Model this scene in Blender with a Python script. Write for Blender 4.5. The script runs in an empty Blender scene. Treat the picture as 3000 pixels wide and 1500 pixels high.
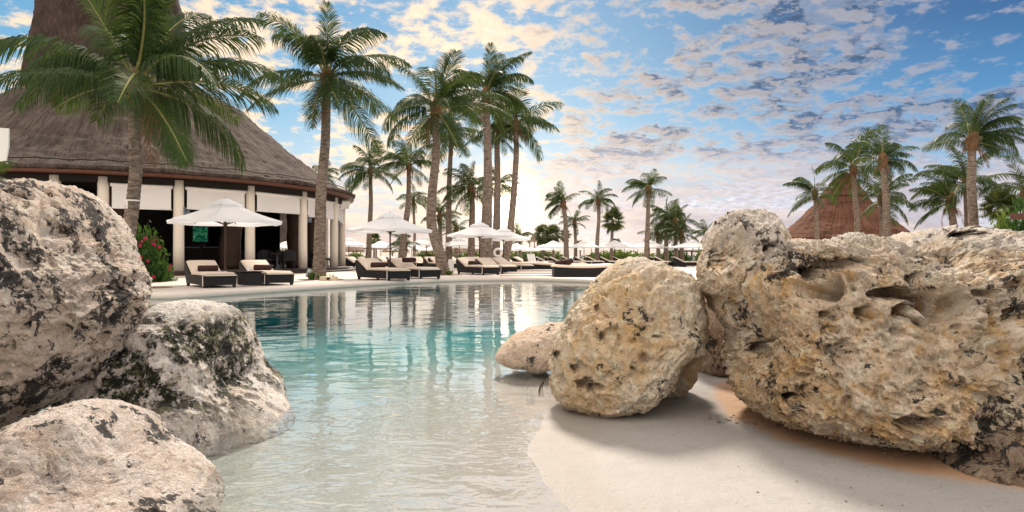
import bpy, bmesh, math, random
import numpy as np
from mathutils import Vector, Matrix

R = math.radians
PI = math.pi
rnd = random.Random(7)
scene = bpy.context.scene
COL = scene.collection

# ------------------------------------------------------------------ camera
EYE = 0.8
cam_d = bpy.data.cameras.new('camera')
cam_d.sensor_width = 36.0
cam_d.lens = 24.0
cam_d.clip_start = 0.05
cam_d.clip_end = 9000
cam = bpy.data.objects.new('camera', cam_d)
cam.location = (0, 0, EYE)
cam.rotation_euler = (R(90), 0, 0)
COL.objects.link(cam)
scene.camera = cam

# ------------------------------------------------------------------ node helpers
def nd(t, typ, ins=None, **props):
    n = t.nodes.new(typ)
    for k, v in props.items():
        setattr(n, k, v)
    for k, v in (ins or {}).items():
        s = n.inputs[k]
        if isinstance(v, bpy.types.NodeSocket):
            t.links.new(v, s)
        else:
            s.default_value = v
    return n

def mth(t, op, a, b=0.0, clamp=False):
    n = nd(t, 'ShaderNodeMath', {0: a, 1: b}, operation=op)
    n.use_clamp = clamp
    return n.outputs[0]

def mixc(t, f, a, b, blend='MIX'):
    n = nd(t, 'ShaderNodeMix', {0: f}, data_type='RGBA', blend_type=blend)
    for i, v in ((6, a), (7, b)):
        if isinstance(v, bpy.types.NodeSocket):
            t.links.new(v, n.inputs[i])
        else:
            n.inputs[i].default_value = (v[0], v[1], v[2], 1)
    return n.outputs[2]

def ramp(t, f, stops, interp='LINEAR'):
    n = nd(t, 'ShaderNodeValToRGB', {0: f})
    cr = n.color_ramp
    cr.interpolation = interp
    while len(cr.elements) < len(stops):
        cr.elements.new(0.5)
    for e, (p, c) in zip(cr.elements, stops):
        e.position = p
        e.color = (c[0], c[1], c[2], 1) if not isinstance(c, (int, float)) else (c, c, c, 1)
    return n.outputs[0]

def step(t, x, a, b, lo=0.0, hi=1.0):
    n = nd(t, 'ShaderNodeMapRange', {0: x, 1: a, 2: b, 3: lo, 4: hi}, interpolation_type='SMOOTHSTEP')
    return n.outputs[0]

def noise(t, vec, scale, detail=4, rough=0.55, dist=0.0):
    return nd(t, 'ShaderNodeTexNoise', {'Vector': vec, 'Scale': scale, 'Detail': detail, 'Roughness': rough, 'Distortion': dist}).outputs[0]

def voro(t, vec, scale, feature='F1', rand=1.0):
    return nd(t, 'ShaderNodeTexVoronoi', {'Vector': vec, 'Scale': scale, 'Randomness': rand}, feature=feature).outputs['Distance']

def scl(t, vec, s):
    return nd(t, 'ShaderNodeMapping', {'Vector': vec, 'Scale': s}).outputs[0]

# ------------------------------------------------------------------ sky and sun
SUN_AZ = 2.0          # degrees from +Y, negative is left
SUN_EL = 41.0
def build_world():
    w = bpy.data.worlds.new('World')
    scene.world = w
    w.use_nodes = True
    t = w.node_tree
    t.nodes.clear()
    out = nd(t, 'ShaderNodeOutputWorld')
    tc = nd(t, 'ShaderNodeTexCoord').outputs['Generated']
    sp = nd(t, 'ShaderNodeSeparateXYZ', {0: tc})
    x, y, z = sp.outputs
    zp = mth(t, 'MAXIMUM', z, 0.0)
    den = mth(t, 'ADD', zp, 0.22)
    uv = nd(t, 'ShaderNodeCombineXYZ', {0: mth(t, 'DIVIDE', x, den), 1: mth(t, 'DIVIDE', y, den), 2: 0.0}).outputs[0]
    # sun glow
    sd = Vector((math.sin(R(-0.7)) * math.cos(R(4.2)), math.cos(R(-0.7)) * math.cos(R(4.2)), math.sin(R(4.2))))
    dot = nd(t, 'ShaderNodeVectorMath', {0: tc, 1: sd}, operation='DOT_PRODUCT').outputs['Value']
    dotp = mth(t, 'MAXIMUM', dot, 0.0)
    near = mth(t, 'POWER', dotp, 9.0)
    # clear blue, deeper away from the sun
    blue_l = ramp(t, zp, [(0.0, (.55, .47, .43)), (.05, (.46, .43, .45)), (.11, (.36, .49, .57)), (.20, (.155, .35, .51)), (.36, (.065, .23, .41)), (1.0, (.34, .52, .70))])
    blue_r = ramp(t, zp, [(0.0, (.52, .48, .54)), (.05, (.42, .48, .58)), (.11, (.18, .33, .49)), (.20, (.042, .175, .36)), (.29, (.008, .075, .21)), (.36, (.006, .06, .18)), (1.0, (.32, .50, .68))])
    side = step(t, x, -0.05, 0.62)
    base = mixc(t, side, blue_l, blue_r)
    nish = nd(t, 'ShaderNodeTexSky', sky_type='NISHITA', sun_disc=False, sun_elevation=R(SUN_EL), sun_rotation=R(SUN_AZ), air_density=1.0, dust_density=1.5, ozone_density=1.5).outputs[0]
    nish = nd(t, 'ShaderNodeVectorMath', {0: nish, 'Scale': 0.07}, operation='SCALE').outputs[0]
    base = mixc(t, 0.10, base, nish)
    # broken cloud field
    big = noise(t, uv, 2.1, 3, .5)
    puff = noise(t, nd(t, 'ShaderNodeMapping', {'Vector': uv, 'Location': (3.1, 1.7, 0)}).outputs[0], 11.0, 8, .62, .15)
    dens = mth(t, 'ADD', mth(t, 'MULTIPLY', puff, .80), mth(t, 'MULTIPLY', big, .55))
    dens = mth(t, 'ADD', dens, mth(t, 'MULTIPLY', step(t, zp, .34, .62), .09))
    dens = mth(t, 'ADD', dens, mth(t, 'MULTIPLY', step(t, y, .25, -.55), .05))  # extra unseen cloud behind the camera, part of the added fill
    dens = mth(t, 'ADD', dens, mth(t, 'MULTIPLY', side, .025))
    low = step(t, zp, .20, .05)
    dens = mth(t, 'ADD', dens, mth(t, 'MULTIPLY', low, .06))
    cover = step(t, dens, .615, .765)
    away = step(t, x, -.10, .16)
    thick = step(t, mth(t, 'ADD', dens, mth(t, 'MULTIPLY', away, .06)), .660, .84)
    # shifted copy gives the side turned to the sun
    puff2 = noise(t, nd(t, 'ShaderNodeMapping', {'Vector': uv, 'Location': (3.1, 1.735, 0)}).outputs[0], 11.0, 8, .62, .15)
    lit = step(t, mth(t, 'SUBTRACT', puff, puff2), -.05, .06)
    warm = mixc(t, side, (.76, .58, .40), (.41, .39, .42))
    warm = mixc(t, step(t, zp, .30, .75), warm, (.90, .80, .70))
    dark_l = mixc(t, step(t, zp, .02, .2), (.48, .41, .42), (.52, .43, .37))
    dark = mixc(t, away, dark_l, (.036, .075, .145))
    dark = mixc(t, step(t, zp, .19, .06), dark, (.36, .37, .44))
    dark = mixc(t, step(t, zp, .34, .75), dark, (.60, .58, .58))
    rear_fill = step(t, y, .25, -.55)          # unseen clouds behind the camera, brightened as added fill for the rock fronts
    warm = mixc(t, mth(t, 'MULTIPLY', rear_fill, .8), warm, (1.65, 1.36, 1.08))
    dark = mixc(t, mth(t, 'MULTIPLY', rear_fill, .8), dark, (1.0, .90, .82))
    dark = mixc(t, step(t, noise(t, uv, 26, 5, .6), .35, .68), dark, nd(t, 'ShaderNodeVectorMath', {0: dark, 'Scale': 1.7}, operation='SCALE').outputs[0])
    shade = mth(t, 'MULTIPLY', thick, mth(t, 'SUBTRACT', 1.05, mth(t, 'MULTIPLY', lit, .5)), True)
    shade = mth(t, 'MULTIPLY', shade, mth(t, 'ADD', .45, mth(t, 'MULTIPLY', away, .55)))
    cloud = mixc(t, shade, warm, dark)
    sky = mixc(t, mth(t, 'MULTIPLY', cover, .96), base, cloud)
    # low bank of stratus above the sea
    st = noise(t, nd(t, 'ShaderNodeMapping', {'Vector': tc, 'Scale': (3.0, 3.0, 16.0)}).outputs[0], 2.2, 5, .5)
    bank = mth(t, 'MULTIPLY', step(t, zp, .17, .05), step(t, st, .34, .60))
    sky = mixc(t, mth(t, 'MULTIPLY', bank, .85), sky, mixc(t, step(t, noise(t, nd(t, 'ShaderNodeMapping', {'Vector': tc, 'Scale': (3.0, 3.0, 14.0), 'Location': (5, 2, 1)}).outputs[0], 3.4, 4, .5), .40, .62), (.37, .325, .35), (.55, .46, .42)))
    hor = step(t, zp, .045, .0)
    sky = mixc(t, mth(t, 'MULTIPLY', hor, .8), sky, (.60, .475, .39))
    # glow of the veiled sun
    glow = mth(t, 'MULTIPLY', mth(t, 'POWER', dotp, 26.0), .17)
    core = mth(t, 'MULTIPLY', mth(t, 'POWER', dotp, 1800.0), 3.0)
    g1 = nd(t, 'ShaderNodeVectorMath', {0: (1.0, .74, .46), 'Scale': glow}, operation='SCALE').outputs[0]
    g2 = nd(t, 'ShaderNodeVectorMath', {0: (1.0, .82, .55), 'Scale': core}, operation='SCALE').outputs[0]
    sky = nd(t, 'ShaderNodeVectorMath', {0: sky, 1: g1}, operation='ADD').outputs[0]
    sky = nd(t, 'ShaderNodeVectorMath', {0: sky, 1: g2}, operation='ADD').outputs[0]
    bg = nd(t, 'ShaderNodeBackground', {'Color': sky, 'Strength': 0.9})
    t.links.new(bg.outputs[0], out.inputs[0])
build_world()

sun_d = bpy.data.lights.new('sun', 'SUN')
sun_d.energy = 3.3
sun_d.angle = R(9)
sun_d.color = (1.0, .88, .74)
sun = bpy.data.objects.new('sun', sun_d)
sdir = Vector((math.sin(R(SUN_AZ)) * math.cos(R(SUN_EL)), math.cos(R(SUN_AZ)) * math.cos(R(SUN_EL)), math.sin(R(SUN_EL))))
sun.rotation_euler = sdir.to_track_quat('Z', 'Y').to_euler()
COL.objects.link(sun)
scene.view_settings.view_transform = 'Standard'
scene.view_settings.look = 'None'
scene.view_settings.exposure = 0.8
scene.view_settings.gamma = 1.0
scene.view_settings.use_curve_mapping = False
cy = scene.cycles
cy.max_bounces = 10
cy.diffuse_bounces = 4
cy.glossy_bounces = 4
cy.transmission_bounces = 8
cy.transparent_max_bounces = 12
cy.sample_clamp_indirect = 8
cy.use_denoising = True

# ------------------------------------------------------------------ materials
MATS = {}
def material(name):
    m = bpy.data.materials.new(name)
    m.use_nodes = True
    t = m.node_tree
    t.nodes.clear()
    out = nd(t, 'ShaderNodeOutputMaterial')
    return m, t, out

def principled(t, out, color, rough=.8, bump=None, bdist=.02, bstr=1.0, spec=.3, metal=0.0):
    b = nd(t, 'ShaderNodeBsdfPrincipled', {'Roughness': rough, 'Specular IOR Level': spec, 'Metallic': metal})
    if isinstance(color, bpy.types.NodeSocket):
        t.links.new(color, b.inputs['Base Color'])
    else:
        b.inputs['Base Color'].default_value = (*color, 1)
    if bump is not None:
        n = nd(t, 'ShaderNodeBump', {'Height': bump, 'Distance': bdist, 'Strength': bstr})
        t.links.new(n.outputs[0], b.inputs['Normal'])
    t.links.new(b.outputs[0], out.inputs[0])
    return b

def simple(name, color, rough=.7, var=.15, vscale=6, bscale=40, bdist=.004, spec=.3, metal=0.0):
    m, t, out = material(name)
    co = nd(t, 'ShaderNodeTexCoord').outputs['Object']
    n = noise(t, co, vscale, 5, .6)
    c = mixc(t, n, tuple(v * (1 - var) for v in color), tuple(min(1, v * (1 + var)) for v in color))
    principled(t, out, c, rough, noise(t, co, bscale, 3, .6), bdist, 1.0, spec, metal)
    MATS[name] = m
    return m

def rock_mat(name, pale, tan, ochre, lichen=.5, algae=0.0, lsc=9.0, ochre_amt=.5, grime=0.0, pale_top=None):
    m, t, out = material(name)
    co = nd(t, 'ShaderNodeNewGeometry').outputs['Position']
    n1 = noise(t, co, 2.2, 6, .6, .3)
    n2 = noise(t, scl(t, co, (1.3, 1.3, 1.0)), 7.0, 6, .65, .6)
    n3 = noise(t, co, 34.0, 5, .7)
    c = mixc(t, step(t, n1, .36, .62), pale, tan)
    c = mixc(t, mth(t, 'MULTIPLY', step(t, n2, .46, .66), ochre_amt), c, ochre)
    c = mixc(t, mth(t, 'MULTIPLY', step(t, n3, .45, .70), .30), c, tuple(v * .62 for v in tan))
    c = mixc(t, mth(t, 'MULTIPLY', step(t, noise(t, co, 15, 5, .6), .50, .64), .45), c, tuple(min(.9, v * 1.2) for v in pale))
    if pale_top:  # paler with height, edge broken up by noise
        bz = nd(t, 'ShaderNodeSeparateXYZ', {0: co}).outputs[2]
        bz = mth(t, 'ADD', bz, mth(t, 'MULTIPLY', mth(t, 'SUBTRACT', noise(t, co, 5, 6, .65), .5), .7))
        c = mixc(t, mth(t, 'MULTIPLY', step(t, bz, pale_top[0], pale_top[1]), .75), c, mixc(t, n3, (.70, .65, .60), (.90, .87, .83)))
    if grime > 0:
        g = mth(t, 'MULTIPLY', step(t, noise(t, nd(t, 'ShaderNodeMapping', {'Vector': co, 'Location': (9, 2, 4)}).outputs[0], 2.1, 7, .68, .5), .47, .62), grime)
        c = mixc(t, g, c, (.085, .075, .062))
    if algae > 0:
        zz = nd(t, 'ShaderNodeSeparateXYZ', {0: co}).outputs[2]
        al = noise(t, nd(t, 'ShaderNodeMapping', {'Vector': co, 'Location': (4, 7, 1)}).outputs[0], 2.6, 6, .62, .4)
        band = mth(t, 'MULTIPLY', step(t, zz, .50, .40), step(t, zz, -.22, 0.10))
        a1 = mth(t, 'MULTIPLY', step(t, noise(t, co, 17, 8, .75), .40, .50), mth(t, 'MULTIPLY', step(t, al, .455, .51), band))
        c = mixc(t, a1, c, mixc(t, step(t, noise(t, co, 11, 8, .78), .50, .60), (.022, .024, .015), (.24, .235, .12)))
    warp = nd(t, 'ShaderNodeTexNoise', {'Vector': co, 'Scale': 7.0, 'Detail': 4.0, 'Roughness': .6}).outputs['Color']
    wv = nd(t, 'ShaderNodeVectorMath', {0: nd(t, 'ShaderNodeVectorMath', {0: warp, 1: (.5, .5, .5)}, operation='SUBTRACT').outputs[0], 'Scale': .16}, operation='SCALE').outputs[0]
    cw = nd(t, 'ShaderNodeVectorMath', {0: co, 1: wv}, operation='ADD').outputs[0]
    lm = noise(t, nd(t, 'ShaderNodeMapping', {'Vector': cw, 'Location': (1, 5, 8)}).outputs[0], lsc * 1.9, 9, .76, .2)
    lb = noise(t, co, 3.4, 5, .6)
    lf = mth(t, 'ADD', lm, mth(t, 'MULTIPLY', mth(t, 'SUBTRACT', lb, .5), .85))
    lf = step(t, lf, .605 - lichen * .10, .645 - lichen * .10)
    c = mixc(t, mth(t, 'MULTIPLY', lf, .93), c, (.026, .027, .030))
    # wrinkled relief: warped ridges and little holes
    r1 = mth(t, 'ABSOLUTE', mth(t, 'SUBTRACT', noise(t, cw, 16, 7, .66), .5))
    r2 = mth(t, 'ABSOLUTE', mth(t, 'SUBTRACT', noise(t, cw, 42, 5, .7), .5))
    ho = voro(t, cw, 34, 'F1')
    hole = mth(t, 'MULTIPLY', step(t, ho, .30, .12), step(t, noise(t, co, 6, 2, .5), .46, .58))
    h = mth(t, 'ADD', mth(t, 'MULTIPLY', r1, -.085), mth(t, 'MULTIPLY', r2, -.030))
    h = mth(t, 'ADD', h, mth(t, 'MULTIPLY', noise(t, co, 110, 4, .7), .006))
    h = mth(t, 'SUBTRACT', h, mth(t, 'MULTIPLY', hole, .030))
    principled(t, out, c, .88, h, 1.0, 1.0, .2)
    MATS[name] = m
    return m

def make_mats():
    rock_mat('limestone_spotted', (.84, .74, .65), (.70, .57, .47), (.56, .40, .25), lichen=.84, lsc=10.5, ochre_amt=.35)
    rock_mat('limestone_mossy', (.86, .80, .74), (.76, .66, .57), (.46, .32, .20), lichen=.02, algae=.92, lsc=9, ochre_amt=.35, pale_top=(.25, .6))
    rock_mat('limestone_pink', (.82, .73, .67), (.68, .56, .48), (.46, .31, .17), lichen=.18, lsc=6, ochre_amt=.3, grime=.5)
    rock_mat('limestone_golden', (.86, .75, .60), (.78, .58, .36), (.68, .44, .17), lichen=-.25, lsc=9, ochre_amt=.7, pale_top=(.55, 1.05))
    rock_mat('limestone_big', (.86, .74, .60), (.72, .52, .32), (.68, .43, .18), lichen=.16, lsc=8.5, ochre_amt=.9, grime=.24, pale_top=(.66, 1.0))
    rock_mat('limestone_rose', (.78, .66, .55), (.70, .52, .38), (.64, .42, .20), lichen=.0, lsc=8, ochre_amt=.4)
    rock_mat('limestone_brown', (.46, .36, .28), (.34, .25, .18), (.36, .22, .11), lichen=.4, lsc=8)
    # sand
    m, t, out = material('sand')
    co = nd(t, 'ShaderNodeNewGeometry').outputs['Position']
    sp = nd(t, 'ShaderNodeSeparateXYZ', {0: co})
    c = mixc(t, noise(t, co, 1.3, 5, .6), (.295, .281, .268), (.385, .370, .355))
    c = mixc(t, mth(t, 'MULTIPLY', step(t, noise(t, co, 110, 3, .7), .58, .70), .55), c, (.25, .21, .18))
    c = mixc(t, mth(t, 'MULTIPLY', step(t, noise(t, co, 60, 2, .5), .66, .74), .7), c, (.14, .115, .09))
    c = mixc(t, mth(t, 'MULTIPLY', step(t, noise(t, co, 190, 2, .6), .56, .66), .5), c, (.20, .17, .145))
    c = mixc(t, mth(t, 'MULTIPLY', step(t, noise(t, co, 5, 6, .7), .48, .66), .22), c, (.24, .215, .195))
    # rusty stain round the foot of the big boulder
    dx = mth(t, 'DIVIDE', mth(t, 'SUBTRACT', sp.outputs[0], 2.30), 1.10)
    dy = mth(t, 'DIVIDE', mth(t, 'SUBTRACT', sp.outputs[1], 3.85), 1.42)
    rr = mth(t, 'SQRT', mth(t, 'ADD', mth(t, 'MULTIPLY', dx, dx), mth(t, 'MULTIPLY', dy, dy)))
    rr = mth(t, 'ADD', rr, mth(t, 'MULTIPLY', mth(t, 'SUBTRACT', noise(t, co, 3.5, 4, .6), .5), .16))
    c = mixc(t, mth(t, 'MULTIPLY', step(t, rr, 1.03, .93), .8), c, mixc(t, noise(t, co, 14, 5, .6), (.42, .20, .08), (.50, .33, .20)))
    zf = step(t, sp.outputs[2], -.118, -.17)
    c = mixc(t, mth(t, 'MULTIPLY', zf, .85), c, mixc(t, noise(t, co, 1.8, 4, .6), (.29, .283, .255), (.40, .39, .355)))
    # wet rim at the water line
    wet = mth(t, 'MULTIPLY', step(t, sp.outputs[2], -.096, -.112), step(t, sp.outputs[2], -.16, -.125))
    c = mixc(t, mth(t, 'MULTIPLY', wet, .28), c, (.30, .25, .20))
    b = b_ = principled(t, out, c, .85, mth(t, 'ADD', noise(t, co, 120, 3, .7), mth(t, 'MULTIPLY', noise(t, co, 9, 4, .6), 2.0)), .006, 1.0, .3)
    t.links.new(mth(t, 'SUBTRACT', .85, mth(t, 'MULTIPLY', step(t, sp.outputs[2], -.088, -.112), .55)), b_.inputs['Roughness'])
    MATS['sand'] = m
    # deck
    m, t, out = material('deck_concrete')
    co = nd(t, 'ShaderNodeNewGeometry').outputs['Position']
    c = mixc(t, noise(t, co, .35, 6, .6), (.58, .49, .43), (.68, .60, .54))
    c = mixc(t, mth(t, 'MULTIPLY', step(t, noise(t, scl(t, co, (.5, 1.6, 1)), .9, 6, .65), .52, .66), .4), c, (.46, .36, .29))
    c = mixc(t, mth(t, 'MULTIPLY', step(t, noise(t, co, 45, 3, .6), .56, .70), .25), c, (.36, .30, .25))
    principled(t, out, c, .75, noise(t, co, 60, 4, .6), .003, 1.0, .3)
    MATS['deck_concrete'] = m
    simple('coping', (.62, .55, .49), .7, .12, 2.0, 50, .004)
    # water
    m, t, out = material('pool_water')
    co = nd(t, 'ShaderNodeNewGeometry').outputs['Position']
    w1 = noise(t, scl(t, co, (1.0, 1.25, 1)), .9, 2, .5, .3)
    w2 = noise(t, scl(t, co, (.8, 1.5, 1)), 3.2, 3, .5, .4)
    w3 = noise(t, co, 11, 2, .5, .2)
    yy = nd(t, 'ShaderNodeSeparateXYZ', {0: co}).outputs[1]
    calm = step(t, yy, 5.5, 3.0, .0, 1.0)
    h = mth(t, 'ADD', mth(t, 'MULTIPLY', w1, .013), mth(t, 'MULTIPLY', w2, .0034))
    h = mth(t, 'ADD', h, mth(t, 'MULTIPLY', mth(t, 'MULTIPLY', w2, calm), .012))
    h = mth(t, 'ADD', h, mth(t, 'MULTIPLY', mth(t, 'MULTIPLY', w3, calm), .0040))
    bmp = nd(t, 'ShaderNodeBump', {'Height': h, 'Distance': 1.0, 'Strength': 1.0}).outputs[0]
    fr = mth(t, 'ADD', nd(t, 'ShaderNodeFresnel', {'IOR': nd(t, 'ShaderNodeMapRange', {0: nd(t, 'ShaderNodeNewGeometry').outputs['Backfacing'], 3: 1.6, 4: 1 / 1.6}).outputs[0], 'Normal': bmp}).outputs[0], .06, True)
    gl = nd(t, 'ShaderNodeBsdfGlossy', {'Color': (1, 1, 1, 1), 'Roughness': .015, 'Normal': bmp}).outputs[0]
    rf = nd(t, 'ShaderNodeBsdfTransparent', {'Color': (1, 1, 1, 1)}).outputs[0]
    mx = nd(t, 'ShaderNodeMixShader', {0: fr, 1: rf, 2: gl}).outputs[0]
    t.links.new(mx, out.inputs[0])
    va = nd(t, 'ShaderNodeVolumeAbsorption', {'Color': (.05, .84, .91, 1), 'Density': .36}).outputs[0]
    t.links.new(va, out.inputs[1])
    MATS['pool_water'] = m
    # sea
    m, t, out = material('sea_water')
    co = nd(t, 'ShaderNodeNewGeometry').outputs['Position']
    principled(t, out, (.10, .20, .24), .25, noise(t, co, .6, 4, .6), .3, 1.0, .5)
    MATS['sea_water'] = m
    # thatch
    def thatch(name, a, b, c3, sv=(1, 1, .12), sc=30, bd=.03, rows=0.0):
        m, t, out = material(name)
        co = nd(t, 'ShaderNodeNewGeometry').outputs['Position']
        at = nd(t, 'ShaderNodeAttribute', attribute_name='straw').outputs['Vector']
        f = noise(t, scl(t, at, (1, .22, 1)), sc, 6, .7)
        f2 = noise(t, scl(t, at, (1, .30, 1)), sc * .22, 5, .65)
        p = noise(t, co, .55, 4, .6)
        rowz = nd(t, 'ShaderNodeSeparateXYZ', {0: at}).outputs[1]
        rw = mth(t, 'FRACT', mth(t, 'ADD', mth(t, 'MULTIPLY', rowz, rows), mth(t, 'MULTIPLY', f2, .9)))
        c = mixc(t, step(t, f, .33, .66), a, b)
        c = mixc(t, mth(t, 'MULTIPLY', step(t, f2, .42, .66), .65), c, c3)
        c = mixc(t, mth(t, 'MULTIPLY', step(t, p, .40, .65), .35), c, tuple(v * .55 for v in a))
        if rows:
            c = mixc(t, mth(t, 'MULTIPLY', step(t, rw, .35, .0), .45), c, tuple(v * .5 for v in a))
        principled(t, out, c, .95, mth(t, 'ADD', mth(t, 'ADD', f, f2), mth(t, 'MULTIPLY', rw, .8 if rows else 0.0)), bd, 1.0, .1)
        MATS[name] = m
    thatch('thatch_grey', (.034, .026, .022), (.108, .085, .074), (.145, .113, .098))
    thatch('thatch_dark', (.022, .016, .014), (.070, .052, .044), (.095, .07, .058))
    thatch('thatch_red', (.055, .025, .017), (.165, .080, .054), (.21, .108, .075), bd=.016, sc=34, rows=2.6)
    thatch('thatch_tan', (.16, .11, .08), (.36, .27, .21), (.42, .32, .25), sc=16)
    simple('dark_wood', (.045, .024, .016), .55, .5, 8, 30, .006)
    simple('fascia_wood', (.10, .038, .022), .5, .3, 6, 30, .004)
    simple('ceiling_shadow', (.018, .013, .010), .9, .3, 4, 20, .006)  # near-black: the shade under the roof is put into this colour
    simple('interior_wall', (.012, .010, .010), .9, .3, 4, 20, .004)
    simple('column_paint', (.74, .68, .58), .7, .08, 3, 60, .003)
    simple('shade_fabric', (.74, .73, .71), .8, .05, 3, 90, .002)
    simple('roller_metal', (.82, .80, .76), .4, .05, 3, 50, .001)
    simple('lamp_metal', (.13, .15, .18), .5, .2, 6, 60, .001)
    simple('floor_wood', (.065, .045, .035), .45, .35, 5, 30, .003)
    simple('cushion', (.70, .59, .49), .85, .07, 5, 120, .002)
    simple('bolster', (.040, .014, .013), .8, .2, 7, 120, .002)
    simple('strap_white', (.80, .75, .66), .7, .05, 8, 60, .001)
    simple('pole_wood', (.055, .028, .018), .45, .3, 9, 40, .002)
    simple('brown_leaf', (.16, .09, .045), .85, .35, 6, 40, .006)
    simple('coconut', (.28, .22, .035), .5, .3, 10, 40, .003)
    simple('white_paint', (.80, .79, .76), .5, .04, 6, 50, .001)
    simple('white_board', (.70, .68, .64), .7, .05, 5, 60, .001)
    simple('soil', (.20, .13, .085), .9, .35, 8, 40, .01)
    simple('stone_cap', (.58, .47, .33), .8, .2, 6, 40, .006)
    simple('grey_metal', (.40, .42, .43), .4, .1, 6, 40, .001, .5, .6)
    simple('rope_black', (.015, .013, .012), .9, .2, 6, 40, .003)
    simple('dry_weed', (.05, .035, .02), .9, .3, 6, 40, .002)
    # wicker
    m, t, out = material('black_wicker')
    co = nd(t, 'ShaderNodeTexCoord').outputs['Object']
    sp = nd(t, 'ShaderNodeSeparateXYZ', {0: co})
    u = mth(t, 'ADD', sp.outputs[0], sp.outputs[1])
    a = mth(t, 'SINE', mth(t, 'MULTIPLY', u, 260.0))
    b_ = mth(t, 'SINE', mth(t, 'MULTIPLY', sp.outputs[2], 300.0))
    h = mth(t, 'MULTIPLY', a, b_)
    c = mixc(t, step(t, h, -.6, .8), (.005, .005, .0065), (.017, .017, .020))
    principled(t, out, c, .5, h, .003, 1.0, .25)
    MATS['black_wicker'] = m
    # parasol cloth
    def cloth(name, col, tr):
        m, t, out = material(name)
        co = nd(t, 'ShaderNodeTexCoord').outputs['Object']
        n = noise(t, co, 3, 4, .6)
        c = mixc(t, n, tuple(v * .95 for v in col), col)
        bp = nd(t, 'ShaderNodeBump', {'Height': noise(t, scl(t, co, (1, 1, 2)), 5, 4, .6), 'Distance': .03, 'Strength': .6}).outputs[0]
        d = nd(t, 'ShaderNodeBsdfDiffuse', {'Color': c, 'Normal': bp}).outputs[0]
        tl = nd(t, 'ShaderNodeBsdfTranslucent', {'Color': c, 'Normal': bp}).outputs[0]
        t.links.new(nd(t, 'ShaderNodeMixShader', {0: tr, 1: d, 2: tl}).outputs[0], out.inputs[0])
        MATS[name] = m
    cloth('parasol_cloth', (.90, .92, .95), .30)
    cloth('petal', (.52, .045, .12), .3)
    # leaves
    def leaf(name, dark, light, tr=.35, tcol=(.34, .34, .06), rough=.45):
        m, t, out = material(name)
        oi = nd(t, 'ShaderNodeObjectInfo')
        co = nd(t, 'ShaderNodeNewGeometry').outputs['Position']
        f = mth(t, 'ADD', mth(t, 'MULTIPLY', oi.outputs['Random'], .55), mth(t, 'MULTIPLY', noise(t, co, 2.5, 3, .6), .5))
        c = mixc(t, f, dark, light)
        b = nd(t, 'ShaderNodeBsdfPrincipled', {'Base Color': c, 'Roughness': rough + .1, 'Specular IOR Level': .15}).outputs[0]
        tl = nd(t, 'ShaderNodeBsdfTranslucent', {'Color': (*tcol, 1)}).outputs[0]
        t.links.new(nd(t, 'ShaderNodeMixShader', {0: tr, 1: b, 2: tl}).outputs[0], out.inputs[0])
        MATS[name] = m
    leaf('palm_leaf', (.010, .034, .013), (.036, .070, .021), .22, (.12, .17, .03))
    leaf('fan_leaf', (.020, .040, .018), (.060, .085, .030), .2, (.18, .20, .04))
    leaf('hedge_leaf', (.035, .080, .018), (.110, .170, .035), .25, (.22, .30, .04), .5)
    leaf('dark_shrub_leaf', (.015, .045, .014), (.050, .110, .025), .2, (.12, .22, .03), .5)
    simple('rachis', (.20, .20, .06), .5, .3, 8, 40, .002)
    # trunk
    m, t, out = material('palm_trunk')
    co = nd(t, 'ShaderNodeNewGeometry').outputs['Position']
    n = noise(t, scl(t, co, (1, 1, 3.5)), 5, 6, .65, .3)
    c = mixc(t, step(t, n, .32, .68), (.10, .078, .064), (.33, .265, .215))
    c = mixc(t, mth(t, 'MULTIPLY', step(t, noise(t, scl(t, co, (1, 1, 6)), 9, 5, .7), .50, .64), .6), c, (.075, .06, .05))
    h = mth(t, 'ADD', noise(t, scl(t, co, (1, 1, 5)), 12, 5, .7), mth(t, 'MULTIPLY', noise(t, scl(t, co, (4, 4, .5)), 14, 3, .6), .5))
    principled(t, out, c, .9, h, .02, 1.0, .15)
    MATS['palm_trunk'] = m
    # TV
    m, t, out = material('screen_glow')
    co = nd(t, 'ShaderNodeTexCoord').outputs['Object']
    n = noise(t, scl(t, co, (1, 1, 1.5)), 4.5, 4, .55, 1.2)
    c = ramp(t, n, [(.36, (.005, .05, .03)), (.50, (.03, .30, .16)), (.60, (.12, .62, .30)), (.70, (.65, .95, .55))])
    e = nd(t, 'ShaderNodeEmission', {'Color': c, 'Strength': .13}).outputs[0]
    t.links.new(e, out.inputs[0])
    MATS['screen_glow'] = m
make_mats()

# ------------------------------------------------------------------ mesh helpers
def tag(o, label=None, cat=None, group=None, kind=None):
    if label: o['label'] = label
    if cat: o['category'] = cat
    if group: o['group'] = group
    if kind: o['kind'] = kind
    return o

def empty(name, loc, rz=0.0, label=None, cat=None, group=None):
    o = bpy.data.objects.new(name, None)
    o.location = loc
    o.rotation_euler = (0, 0, rz)
    o.empty_display_size = .2
    COL.objects.link(o)
    return tag(o, label, cat, group)

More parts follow.
